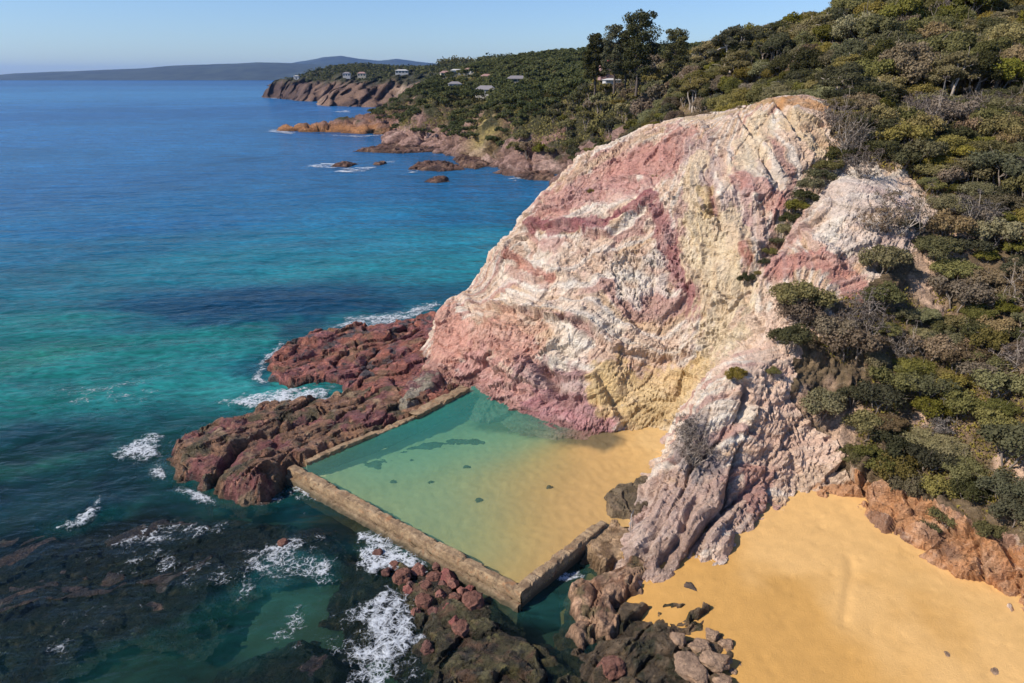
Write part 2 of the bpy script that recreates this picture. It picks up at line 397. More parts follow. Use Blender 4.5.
hf = TPS(HL, lam=.5)
CRE = [(460,196+100,0)]
# fold lines and ledges: (pixels..., depth of groove m, width m)
gx = spaced([(-24,-14,.5),(-14,50,.165),(50,70,.4),(70,150,1.6)]); gy = spaced([(22,42,.6),(42,112,.165),(112,130,.6),(130,250,1.8)])
GX, GY = np.meshgrid(gx, gy); GZ0 = hf(GX, GY)
from bisect import bisect
def hgrid(x, y):
    x = np.asarray(x, float); y = np.asarray(y, float)
    i = np.clip(np.searchsorted(gx, x)-1, 0, len(gx)-2); j = np.clip(np.searchsorted(gy, y)-1, 0, len(gy)-2)
    a = np.clip((x-gx[i])/(gx[i+1]-gx[i]), 0, 1); b = np.clip((y-gy[j])/(gy[j+1]-gy[j]), 0, 1)
    return (GZ0[j, i]*(1-a)+GZ0[j, i+1]*a)*(1-b)+(GZ0[j+1, i]*(1-a)+GZ0[j+1, i+1]*a)*b
def cast(u, v, t0=35, t1=400):
    d = ray(u, v); t = np.concatenate([np.arange(t0, 130, .25), np.arange(130, t1, 2.)])
    p = d[None]*t[:, None]+np.array([0, 0, H]); h = hgrid(p[:, 0], p[:, 1])
    k = np.argmax(p[:, 2] < h)
    return p[k] if (p[:, 2] < h).any() else None
def cast_line(px):
    o = []
    for i in range(len(px)-1):
        (a, b), (c, d) = px[i], px[i+1]; n = max(2, int(math.hypot(c-a, d-b)/6))
        for k in range(n):
            q = cast(a+(c-a)*k/n, b+(d-b)*k/n)
            if q is not None: o.append(q)
    q = cast(*px[-1]); 
    if q is not None: o.append(q)
    return np.array(o)
def d3(P, line):                       # distance to a 3D polyline
    d = np.full(P.shape[:-1], 1e9, np.float32)
    for i in range(len(line)-1):
        a, b = line[i], line[i+1]; ab = b-a; L = (ab**2).sum()+1e-9
        if L > 36: continue
        t = np.clip(((P-a)@ab)/L, 0, 1); d = np.minimum(d, np.linalg.norm(P-a-t[..., None]*ab, axis=-1))
    return d
P0 = np.stack([GX, GY, GZ0], -1)
dzx = np.gradient(GZ0, gx, axis=1); dzy = np.gradient(GZ0, gy, axis=0)
NR = np.stack([-dzx, -dzy, np.ones_like(dzx)], -1); NR /= np.linalg.norm(NR, axis=-1)[..., None]
near = sstep(150, 120, GY)*sstep(75, 60, GX)
steep = np.clip((1-NR[..., 2])*2.2, 0, 1)
warp = np.stack([fbm(P0*.09+9, 2), fbm(P0*.09+31, 2), fbm(P0*.09+77, 2)], -1)
PW = P0+warp*3.
# dipping beds: a folded coordinate
LEV = [(0, [(480,282),(535,210),(590,160),(650,133),(700,120)]), (2.2, [(560,215),(600,190),(640,172),(668,162)]), (4, [(528,226),(552,228),(572,228),(600,230),(625,218),(648,200)]),
       (6, [(508,257),(528,266),(552,275),(600,262),(640,240),(652,215)]), (7.2, [(470,300),(500,292),(540,300),(580,296),(640,290),(672,266),(663,235)]), (8, [(692,295),(688,250),(684,200),(692,140)]),
       (10, [(487,306),(514,310),(549,319),(584,323),(610,350),(637,355),(672,360),(705,335),(716,280),(714,200),(720,140)]), (12, [(452,330),(480,345),(520,350),(560,362),(600,372),(640,378),(690,380),(735,345),(745,290),(735,232),(735,170),(741,118)]),
       (14, [(450,360),(490,378),(540,400),(600,412),(650,408),(690,405)]), (16, [(478,388),(540,424),(600,431),(650,428)]), (14, [(770,150),(777,180),(765,230),(765,300)]), (16, [(785,110),(797,145),(800,200),(790,260),(800,300)]),
       (19, [(806,238),(820,256),(844,276)]), (17, [(850,185),(880,190),(900,200)]), (22, [(830,300),(860,300)]), (18, [(760,380),(800,380)]), (22, [(700,450),(760,440),(820,440)]), (26, [(650,545),(700,520),(760,490),(830,490)])]
lp = []
for lv, px in LEV:
    for u, v in px:
        q = cast(u, v)
        if q is not None: lp.append((q[0], q[1], lv))
lf = TPS(lp, 6.)
xc, yc = gx[::3], gy[::3]; LC = lf(*np.meshgrid(xc, yc))
def up3(A):                            # back to the full grid
    t = np.empty((len(yc), len(gx)))
    for j in range(len(yc)): t[j] = np.interp(gx, xc, A[j])
    o = np.empty((len(gy), len(gx)))
    for i in range(len(gx)): o[:, i] = np.interp(gy, yc, t[:, i])
    return o
bed = up3(LC)+fbm(P0, 3, .12)*.8+fbm(P0, 3, .6)*.10
big = fbm(P0, 3, .075)*1.0
R_b = np.array([[.82, .45, .35], [-.30, .86, -.42], [-.49, .24, .84]])   # axes of the dipping beds
PB_ = PW@R_b.T
mid = facet(PB_*np.array([.13, .2, .36]), 1.0, .6, .5, .045)*.62
mid2 = facet(PB_*np.array([.42, .5, 1.0])+9, .45, .3, .3, .06)*.62
fine = facet(PB_*np.array([1.3, 1.3, 2.2])+3, .22, .14, .14, .1)*.7+fbm(P0, 3, 1.6)*.07
rough = .3+.7*sstep(-.12, .3, fbm(P0+120, 3, .09))
def ledges(f, a):
    q = (-bed*f) % 1.0
    return a*(np.minimum(q*1.15, 1)-sstep(.88, 1., q))
lm = sstep(-.35, .15, fbm(P0+3, 3, .12)); lm2 = sstep(-.2, .2, fbm(P0+23, 3, .2))
step = ledges(.5, .75)*lm+ledges(1.6, .34)*lm2+ledges(4.3, .08)*rough
disp = (big+mid*.75+mid2*(.35+.45*rough)+fine*rough+step)*(.3+.7*steep)
pit = fbm(P0, 4, .4); disp -= sstep(.3, .6, pit)*.35
fl = ridged(np.stack([PW[..., 0]*.3, PW[..., 1]*.10, PW[..., 2]*.07], -1), 3, 1., .5)
disp += fl*.4*sstep(8, 16, GZ0)*steep
# flutes of the near buttress
fine0 = np.stack([fbm(P0+5, 3, .8)]*3, -1)
rib = np.exp(-(((GX-18)/8)**2+((GY-54)/7)**2))
across = GX*.8-GY*.6
pf = np.stack([across*.40+warp[..., 0]*.5, (GX*.6+GY*.8)*.055, GZ0*.045], -1)
flt = facet(pf, 2.2, .9, 2.0, .07)+facet(pf*np.array([2.3, 2.8, 2.8])+5, .7, .4, .7, .08)+facet(P0*1.1, .3, .2, .25, .08)
disp = disp*(1-.55*rib)+rib*(flt*.50+.35)
def ledge(px, a, w=1.1, under=.5):
    '''an overhanging lip along a bed: rock stands out above the line and is cut back below it'''
    global disp
    ln = cast_line(px); D = np.full(GX.shape, 1e9, np.float32); S = np.zeros(GX.shape, np.float32); Q = P0+warp*.12+fine0*.25
    for i in range(len(ln)-1):
        p, q = ln[i], ln[i+1]; ab = q-p; L = (ab**2).sum()+1e-9
        if L > 36: continue
        n2 = np.cross(np.array([-.35, -.65, .6]), ab); n2 = n2/(np.linalg.norm(n2)+1e-9); n2 = n2 if n2[2] > 0 else -n2
        t = np.clip(((Q-p)@ab)/L, 0, 1); r = Q-p-t[..., None]*ab; d = np.linalg.norm(r, axis=-1); k = d < D
        D = np.where(k, d, D); S = np.where(k, r@n2, S)
    m_ = .5+.5*np.tanh(S/.22); disp += m_*a*np.exp(-(D/w)**2)-(1-m_)*under*a*np.exp(-(D/(w*.6))**2)
def groove(px, depth, w, lift=0.):
    global disp
    ln = cast_line(px); ln = ln+0
    d = d3(PW*.25+P0*.75, ln)
    disp -= depth*np.exp(-(d/w)**2)
    if lift:
        ln2 = ln+np.array([0, .3, 1.6*w]); disp += lift*np.exp(-(d3(P0, ln2)/(1.7*w))**2)
ledge([(487,306),(514,310),(531,312),(549,319),(566,322),(584,323),(596,335),(610,350),(637,355),(672,361)], 1.15, 1.3)
ledge([(625,335),(648,347),(678,351),(701,361)], .7, .9)
ledge([(528,231),(552,231),(572,229),(596,236),(607,238),(625,227),(637,215),(648,205)], .9, 1.3)
ledge([(508,257),(528,266),(552,275)], .6, .8)
ledge([(514,277),(537,284),(560,278)], .55, .8)
ledge([(461,298),(480,316),(493,326),(508,327)], .7, 1.)
ledge([(455,352),(480,362),(510,376),(545,388)], .6, 1.)
ledge([(530,345),(548,352),(560,340)], .6, .7)
ledge([(546,367),(566,379),(590,378)], .8, .8)
ledge([(572,396),(596,396),(612,424)], .6, .8)
ledge([(560,205),(600,190),(630,180)], .4, .8)
ledge([(590,262),(612,255),(640,262),(655,280)], .6, .8)
ledge([(580,300),(610,305),(640,318),(660,322)], .5, .7)
ledge([(648,210),(663,235),(672,266),(692,292)], .7, .9)
ledge([(663,320),(675,308),(686,294)], .7, .7)
ledge([(698,127),(709,150),(727,156),(731,172)], .6, .7)
ledge([(686,220),(700,250),(704,275)], .6, .7)
ledge([(733,232),(741,253),(750,254)], .5, .6)
ledge([(762,188),(777,206),(788,210)], .6, .7)
ledge([(806,238),(820,256),(844,276)], .6, .9)
ledge([(830,205),(860,215),(890,212)], .5, .9)
groove([(508,303),(521,303)], 1.4, .7, .3)
groove([(546,362),(556,378),(566,390)], 1.3, .7)
groove([(528,352),(545,368)], .9, .5)
groove([(600,372),(615,392),(622,412)], .8, .5)
groove([(741,115),(750,136),(768,162),(778,178)], 1.3, .38, .5)
groove([(780,106),(794,130),(797,146)], 1.3, .5, .4)
groove([(714,180),(719,205),(724,228)], 1., .35)
groove([(678,268),(690,290),(698,300)], 1.0, .5, .4)
groove([(545,365),(560,385),(575,400)], 1.1, .8)
groove([(560,360),(590,372)], .9, .6)
groove([(500,385),(540,395),(565,392)], .8, .6)
groove([(610,290),(625,312),(640,330)], .8, .4)
groove([(745,385),(740,415)], 1.2, .45)
groove([(708,470),(700,500),(680,545),(665,565)], 1.5, .38, .3)
groove([(735,480),(722,510),(705,540)], 1.4, .35, .3)
groove([(690,470),(668,520),(650,548),(640,565)], 1.3, .38, .3)
groove([(662,478),(648,500),(643,520)], 1.0, .4)
groove([(760,490),(745,510)], .9, .3)
groove([(690,440),(715,455),(708,470)], .9, .6)
groove([(842,165),(815,190),(790,225),(765,262),(752,282)], 1.3, .9, 0)
groove([(690,415),(668,440),(655,460)], .6, .6)
for u, v in [(660,250),(590,265),(620,255),(570,275),(640,300),(700,240),(520,330),(560,345),(700,330),(860,250),(830,240)]:
    a = random.uniform(-.6, .6)
    groove([(u, v), (u+14*math.cos(a)+4, v+16*abs(math.sin(a+1)))], random.uniform(.5, .9), .4)
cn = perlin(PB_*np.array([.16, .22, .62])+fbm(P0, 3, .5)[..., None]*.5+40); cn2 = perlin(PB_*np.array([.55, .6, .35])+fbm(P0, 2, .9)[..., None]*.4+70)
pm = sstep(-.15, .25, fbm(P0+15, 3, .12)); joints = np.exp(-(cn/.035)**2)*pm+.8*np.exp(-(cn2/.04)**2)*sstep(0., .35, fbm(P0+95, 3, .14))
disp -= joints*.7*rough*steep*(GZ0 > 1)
bank = sstep(6.5, 3.5, GZ0)*sstep(29, 34, GX)*sstep(1.5, 3, GZ0+1.2)
disp += bank*(facet(P0*np.array([.33, .33, .5])+11, 1.6, 1.1, 1.0, .07)*.8+facet(P0*np.array([1., 1., 1.5])+13, .7, .5, .5, .08)*.4+.95)
disp *= np.clip(near+.3, 0, 1)
P1 = P0+NR*disp[..., None]
# ---------------------------------------------------------------- rock colours
C_CREAM = np.array([.76, .55, .40]); C_WHITE = np.array([.84, .70, .56])
colr = np.empty(P0.shape); wv = fbm(PW, 4, .16)[..., None]
colr[:] = C_CREAM; colr = colr+(C_WHITE-C_CREAM)*sstep(-.3, .5, wv)
w2 = fbm(PW, 4, .3)[..., None]
colr = colr+(np.array([.62, .40, .33])-colr)*sstep(.15, .7, w2)*.55
# thin beds
def band(f, ph, lo, hi): return sstep(lo, hi, .5+.5*np.sin(bed*f+ph+fbm(P0+ph, 3, .2)*.8))
colr = colr+(np.array([.50, .27, .23])-colr)*(band(2.6, 1., .80, .90)*sstep(-.3, .1, fbm(P0+60, 3, .08))*.72)[..., None]
colr = colr+(np.array([.66, .44, .25])-colr)*(band(3.7, 4., .80, .9)*sstep(-.2, .2, fbm(P0+80, 3, .08))*.6)[..., None]
colr = colr+(np.array([.86, .80, .70])-colr)*(band(5.3, 2., .75, .9)*.5)[..., None]
colr *= (1-.20*band(13., 0., .7, .85))[..., None]
wob = fbm(P0, 4, .35); fine_n = fbm(PW*np.array([1, 1, 2.5]), 3, 1.2)
def paint(px, r, c, s=1.):
    global colr
    d = d3(P0+warp*.5, cast_line(px)); k = sstep(1.14, .9, d/r+wob*.55+.22*fine_n+.12*np.sin(bed*9))*s
    colr = colr+(np.array(c)-colr)*k[..., None]*(.82+.18*sstep(-.3, .3, wob))[..., None]
PINK = (.52, .245, .20); SAL = (.64, .33, .25); YEL = (.72, .51, .24); PY_ = (.76, .60, .39); MAU = (.53, .365, .29); GRY = (.33, .28, .26); ORG = (.54, .27, .10)
paint([(560,205),(600,182),(640,165),(672,152)], 4.2, PINK, .8)
paint([(630,175),(655,165)], 4.0, PINK, .7)
paint([(575,200),(640,190)], 2.5, (.55,.32,.28), .7)
paint([(528,222),(560,232),(600,228),(632,212),(650,198)], 1.25, (.33,.12,.125), .95)
paint([(655,212),(668,245),(682,275),(700,310)], 1.4, (.40,.17,.17), .85)
paint([(508,256),(530,268),(552,280)], .7, (.50,.20,.15), .8)
paint([(512,270),(545,285)], .8, (.50,.24,.2), .5)
paint([(740,180),(762,190),(785,212)], 1.2, (.46,.2,.17), .8)
paint([(730,230),(742,250),(752,258)], .8, (.50,.22,.16), .8)
paint([(700,150),(705,190),(695,210)], 2.2, (.50,.36,.32), .7)
paint([(735,205),(745,235)], 2.5, (.54,.38,.34), .6)
paint([(778,270),(815,262),(845,280),(862,300)], 1.5, (.50,.22,.18), .85)
paint([(800,235),(770,262)], 1.2, (.52,.30,.26), .6)
paint([(438,318),(442,345),(445,362)], 3.0, SAL, .95)
paint([(452,335),(470,345),(500,330),(520,345)], 3.0, SAL, .85)
paint([(470,362),(500,385),(530,400)], 2.6, (.57,.29,.25), .85)
paint([(540,405),(570,412),(598,420)], 2.5, (.53,.25,.25), .9)
paint([(530,370),(570,380),(585,400)], 2.2, (.42,.24,.23), .7)
paint([(478,305),(500,312),(530,320),(545,340)], 1.1, (.64,.42,.28), .6)
paint([(600,350),(640,375),(690,378)], 1.6, (.60,.36,.24), .6)
paint([(620,385),(650,402),(680,395),(700,378)], 3.0, YEL, .85)
paint([(600,375),(610,400),(628,418)], 1.5, YEL, .8)
paint([(640,420),(672,415)], 2.0, (.62,.44,.22), .8)
paint([(700,160),(692,185),(700,230)], 1.2, PY_, .8)
paint([(718,230),(715,260),(728,300),(735,340)], 3.6, PY_, .9)
paint([(708,190),(712,215)], .9, (.6,.42,.18), .7)
paint([(760,120),(745,160)], 2.0, PY_, .7)
paint([(770,104),(800,104),(822,112)], 1.8, ORG, .85)
paint([(690,119),(740,110),(770,105)], 1.0, (.55,.38,.2), .7)
paint([(800,125),(815,150)], 2.4, (.60,.42,.22), .7)
paint([(560,188),(580,172),(640,140)], .9, (.60,.42,.28), .7)
paint([(850,195),(890,200),(880,240)], 4.5, (.62,.50,.43), .7)
paint([(790,330),(780,380),(800,430),(830,470)], 5.0, (.74,.52,.39), .8)
paint([(780,440),(760,450)], 2.5, (.58,.38,.28), .6)
paint([(660,500),(670,530),(650,560)], 3.2, MAU, .85)
paint([(700,490),(690,520),(740,500)], 3.2, (.51,.35,.28), .85)
paint([(640,560),(660,560),(690,545)], 1.2, (.36,.24,.18), .8)
paint([(760,480),(755,500)], 1.6, (.40,.20,.17), .8)
paint([(690,420),(683,440),(700,465)], 1.9, GRY, .8)
paint([(700,440),(716,470)], 1.2, (.22,.17,.17), .7)
paint([(815,485),(850,480)], 2.0, (.58,.43,.30), .7)
paint([(860,515),(900,520),(950,545),(1010,575)], 4.0, (.50,.22,.08), .9)
paint([(875,525),(900,545)], .8, (.16,.09,.07), .7)
paint([(930,540),(950,560)], .7, (.17,.09,.06), .6)
paint([(985,500),(1024,520)], 3.0, (.42,.26,.2), .7)
colr = colr*(1-.28*np.clip(joints, 0, 1)*near)[..., None]  # darker along the joints: crevice shade put into the rock colour
# light grit of wet rock close to the water
wetk = sstep(1.5, .6, P1[..., 2]-.8+wob*.8)*sstep(16, 9, GX)*(GY > 60)
colr = colr+(np.array([.20, .085, .075])-colr)*.6*wetk[..., None]
soil = np.array([.15, .105, .06])+np.zeros_like(colr); soil = soil*(1+.35*fbm(P0, 3, .4)[..., None])
pale = sstep(.22, .5, fbm(P0+50, 3, .13)); soil = soil+(np.array([.50, .34, .24])-soil)*(pale*near)[..., None]
BARE = [(400,400),(420,320),(438,304),(468,284),(535,198),(590,149),(650,124),(760,97),(802,90),(832,100),(830,140),(852,162),(905,172),(925,190),(930,215),
        (905,262),(880,262),(868,300),(835,300),(835,330),(800,352),(790,395),(812,425),(838,452),(845,490),(880,500),(960,520),(1024,545),(1100,640),(400,640)]
PU, PVv = proj(P0[..., 0], P0[..., 1], P0[..., 2])
bare = inpoly(BARE, PU+wob*10, PVv+wob*10) & (GY < 125)
bare |= (GZ0 < 3) | ((GX < 18) & (GY < 200)) | ((GX < 28) & (GY < 112))
fm = bare[:-1, :-1]
lowcut = (P1[..., 2] > -2.5)[:-1, :-1]
colr = np.clip(colr, .02, .9)
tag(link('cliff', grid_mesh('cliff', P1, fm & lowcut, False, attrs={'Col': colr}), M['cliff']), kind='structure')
tag(link('hillside', grid_mesh('hillside', P1, ~fm & lowcut, attrs={'Col': soil}), M['soil']), kind='structure')
print('headland ok')
# ---------------------------------------------------------------- pool frame
A_ = PZ(287,467,1.6); B_ = PZ(520.5,593,1.6); D_ = PZ(606,524,1.6)
POOLZ = 1.22
# sand: pool bed and beach
bedpts = [(*PZ(519,585,0)[:2], .35),(*PZ(304,469,0)[:2], -.35),(*PZ(465,392,0)[:2], -1.6),(*PZ(380,430,0)[:2], -1.3),(*PZ(540,425,0)[:2], -.5),
          (*PZ(606,522,1)[:2], 1.05),(*PZ(650,440,1.4)[:2], 1.5),(*PZ(600,440,1)[:2], 1.05),(*PZ(630,470,1)[:2], 1.2),(*PZ(480,480,0)[:2], .1),(*PZ(560,500,1)[:2], .75),
          (*PZ(400,500,0)[:2], -.15),(*PZ(470,550,0)[:2], .15),(25, 75, 2.), (20, 60, 1.6), (*PZ(500,430,0)[:2], -.7), (*PZ(560,450,0)[:2], .45), (*PZ(580,480,0)[:2], .8)]
bedpts[0] = (*PZ(519,585,0)[:2], .55); bf = TPS(bedpts, .3)
PB = [A_[:2]+np.array([.6, -.1]), B_[:2], D_[:2], (11.5, 52.5), (19, 60), (24, 80), (0, 92), tuple(PZ(464, 389, 1.6)[:2]), tuple(PZ(308, 463, 1.6)[:2])]
nAB = np.array([-(B_-A_)[1], (B_-A_)[0]]); nAB = nAB/np.linalg.norm(nAB)
PCUT = [tuple(A_[:2]+nAB*.5+np.array([.5, .2])), tuple(B_[:2]+nAB*.55+np.array([-.1, .2])), tuple(D_[:2]+np.array([-.4, .2])), (13, 54), (19, 60), (24, 80), (0, 90), tuple(PZ(462, 388, 1.6)[:2])]
far_c = PZ(462, 386, 1.6)
px_ = np.arange(-28, 26, .25); py_ = np.arange(38, 94, .25); QX, QY = np.meshgrid(px_, py_); QZ = bf(QX, QY)
ins = inpoly(PB, QX, QY)
rip = np.sin(QX*6+QY*3+fbm(V3(QX, QY), 3, .4)*6)*.022+fbm(V3(QX, QY), 3, .8)*.05
SAND = np.array([.63, .38, .145]); WETS = np.array([.51, .31, .115])
kk = fbm(V3(QX, QY), 4, .12)
sc_ = np.empty(QX.shape+(3,)); sc_[:] = WETS; dry = sstep(1.25, 1.5, QZ+kk*.2)[..., None]
sc_ = sc_+(np.array([.56, .36, .15])-sc_)*dry
deep = sstep(.6, -.8, QZ)[..., None]; sc_ = sc_+(np.array([.50, .40, .24])-sc_)*deep
# rubble and weed at the cliff foot under water
cf = [PZ(u, v, 1)[:2] for u, v in [(468,388),(500,408),(540,427),(575,436),(600,436)]]
rub = sstep(3.4, 1.2, polydist(cf, QX, QY, False)+kk*2.5)[..., None]*.85
sc_ = sc_+(np.array([.085, .075, .045])-sc_)*rub
tag(link('pool_bed', grid_mesh('pool_bed', np.stack([QX, QY, QZ+rip+rub[..., 0]*.25*np.abs(fbm(V3(QX,QY),3,1.2))], -1), ins[:-1, :-1], attrs={'Col': sc_}), M['sand']), kind='structure')
# pool water
wx = np.arange(-28, 26, .5); wy = np.arange(38, 94, .5); WX, WY = np.meshgrid(wx, wy)
iw = inpoly(PB, WX, WY); dp = np.clip(POOLZ-bf(WX, WY), 0, 5)
op = (1-np.exp(-dp*.42))*.72; op = np.clip(op+fbm(V3(WX, WY), 3, .15)*.05*(dp > .3), 0, 1)
wc = np.zeros(WX.shape+(3,)); wc[:] = (.14, .32, .22); wc = wc+(np.array([.045, .27, .215])-wc)*sstep(1.1, 2.4, dp)[..., None]
wc = wc+(np.array([.36, .27, .12])-wc)*sstep(1.25, .3, dp)[..., None]
tint = 1-(1-np.array([.62, .92, .80]))*sstep(.2, 2., dp)[..., None]
tag(link('pool_water', grid_mesh('pool_water', np.stack([WX, WY, np.full_like(WX, POOLZ)], -1), iw[:-1, :-1], attrs={'Col': wc, 'Op': op, 'Tint': tint}), M['pool_water']), kind='structure')
# beach
bp = [(*PZ(640,600,.3)[:2], .35),(*PZ(745,683,.3)[:2], .45),(*PZ(850,683,.5)[:2], .9),(*PZ(690,565,1)[:2], 1.15),(*PZ(770,515,1.5)[:2], 1.6),(*PZ(850,503,1.7)[:2], 1.9),
      (*PZ(900,540,1.8)[:2], 1.9),(*PZ(960,570,1.8)[:2], 1.9),(*PZ(1024,610,1.8)[:2], 1.9),(*PZ(980,683,1.5)[:2], 1.5),(10, 30, -.5),(20, 20, .0),(45, 25, 2.),(0, 35, -2.5),(0, 20, -3), (60, 10, 3), (35,70,3),(12,57,.9),(4,48,-1.5),(7,46,-.5)]
bsf = TPS(bp, .3)
bx = np.arange(4, 62, .22); by = np.arange(12, 66, .22); BX, BY = np.meshgrid(bx, by); BZ = bsf(BX, BY)
kb = fbm(V3(BX, BY), 4, .1); kf = fbm(V3(BX, BY), 4, .5)
bc = np.empty(BX.shape+(3,)); bc[:] = SAND
damp = sstep(1.65, 1.15, BZ+kb*.45)[..., None]; bc = bc+(np.array([.50, .275, .08])-bc)*damp
dm2 = [PZ(u, v, 1.2)[:2] for u, v in [(905,585),(950,600),(985,610),(1010,640)]]
s2 = (sstep(1.6, .3, polydist(dm2, BX, BY, False)+kf*2)*.45)[..., None]; bc = bc+(np.array([.55, .33, .12])-bc)*s2
trk = [PZ(u, v, 1.5)[:2] for u, v in [(848,558),(852,575),(846,600),(845,622)]]
tr_d = polydist(trk, BX+kf*.2, BY, False)
dune = kb*.1+kf*.035-.10*np.exp(-(tr_d/.35)**2)
for _ in range(260):
    i = rng.uniform(14, 48), rng.uniform(34, 56); dune -= .045*np.exp(-((BX-i[0])**2+(BY-i[1])**2)/.06)
tag(link('beach', grid_mesh('beach', np.stack([BX, BY, BZ+dune], -1), attrs={'Col': bc}), M['sand']), kind='structure')
print('sand ok')
# ---------------------------------------------------------------- pool walls
def wall_seg(name, p, q, w0, w1, top, bot, side, label, jag=.08, taper=.12, steps=None):
    """weathered wall from p to q: outer top edge runs along p-q, width to the given side"""
    p = np.array(p[:2]); q = np.array(q[:2]); d = q-p; L = np.linalg.norm(d); d /= L; n = np.array([-d[1], d[0]])*side
    ns = int(L/.22); s = np.linspace(0, L, ns); prof = []
    # cross-section (offset across, height)
    for k in range(ns):
        w = w0+(w1-w0)*k/(ns-1); c = []
        for t in np.linspace(0, 1, 7): c.append((-taper*(1-t), bot+(top-bot)*t-.05*(t == 1)))
        for t in np.linspace(.07, .93, 6): c.append((w*t, top))
        for t in np.linspace(1, 0, 7): c.append((w, bot+(top-bot)*t-.05*(t == 1)))
        prof.append(c)
    pr_ = np.array(prof); base = p[None]+d[None]*s[:, None]
    P = np.empty(pr_.shape[:2]+(3,)); P[..., :2] = base[:, None]+n*pr_[..., :1]; P[..., 2] = pr_[..., 1]
    nz = np.stack([fbm(P+3, 4, 1.1), fbm(P+40, 4, 1.1), fbm(P+80, 4, .9)], -1)*jag
    nz *= np.array([1, 1, .6])*.9; P += nz; jt = np.exp(-((((s+w0*3) % 3.7)-1.8)/.12)**2); P[:, 1:-1, 2] -= (jt*.10)[:, None]; P[..., 2] += (.07*np.round(fbm(np.stack([s, s*0, s*0+w0*9], -1), 2, .22)*2))[:, None]*(pr_[..., 1] > 1)
    # chipped edges
    edge = np.zeros(P.shape[1]); edge[[6, 7, 12, 13]] = 1
    P[..., 2] -= edge*sstep(.1, .6, fbm(P, 3, 1.1))*.24
    me = grid_mesh(name, P, None, False)
    me2 = me; import bmesh
    bm = bmesh.new(); bm.from_mesh(me2)
    bmesh.ops.holes_fill(bm, edges=[e for e in bm.edges if e.is_boundary], sides=0)
    bmesh.ops.recalc_face_normals(bm, faces=bm.faces); bm.to_mesh(me2); bm.free()
    return link(name, me2, M['concrete'])
pw = empty('pool_wall', (*A_[:2], 0), 'weathered tan concrete wall enclosing the sea pool on its three seaward sides', 'pool wall')
def adopt(o, par):
    bpy.context.view_layer.update(); o.parent = par; o.matrix_parent_inverse = par.matrix_world.inverted()
dAB = (B_-A_)[:2]; dAB /= np.linalg.norm(dAB)
s1 = wall_seg('long_wall', A_, B_, 1.0, .78, 1.6, -.9, 1, ''); s1['label'] = 'long front wall of the pool facing the surf'
s1b = wall_seg('footing', (A_+np.array([-.32*dAB[1]*-1, 0, 0]))[:2]-np.array([.0, .35]), B_[:2]-np.array([.15, .5]), .4, .4, .75, -1., 1, '', .14, .25)
s2_ = wall_seg('short_wall', B_+np.array([.05, .1, 0]), PZ(607,523,1.6), 1.0, .9, 1.57, -.9, 1, ''); s2_['label'] = 'short shaded wall at the sandy end of the pool'
s3 = wall_seg('back_wall', PZ(304,459,1.6), PZ(372,431,1.6), .8, .75, 1.57, -.9, -1, '', .07, .05)
s4 = wall_seg('back_wall', PZ(372,431,1.5), PZ(424,409,1.5), .9, .9, 1.42, -.9, -1, '', .16, .05); s4['label'] = 'low eroded stretch of the back wall'
s5 = wall_seg('back_wall', PZ(408,411,1.9), PZ(461,384,1.9), 1.5, 1.5, 1.75, -.9, -1, '', .12, .05); s5['label'] = 'thick yellowish block of wall by the cliff foot'
for o in (s1, s1b, s2_, s3, s4, s5): adopt(o, pw)
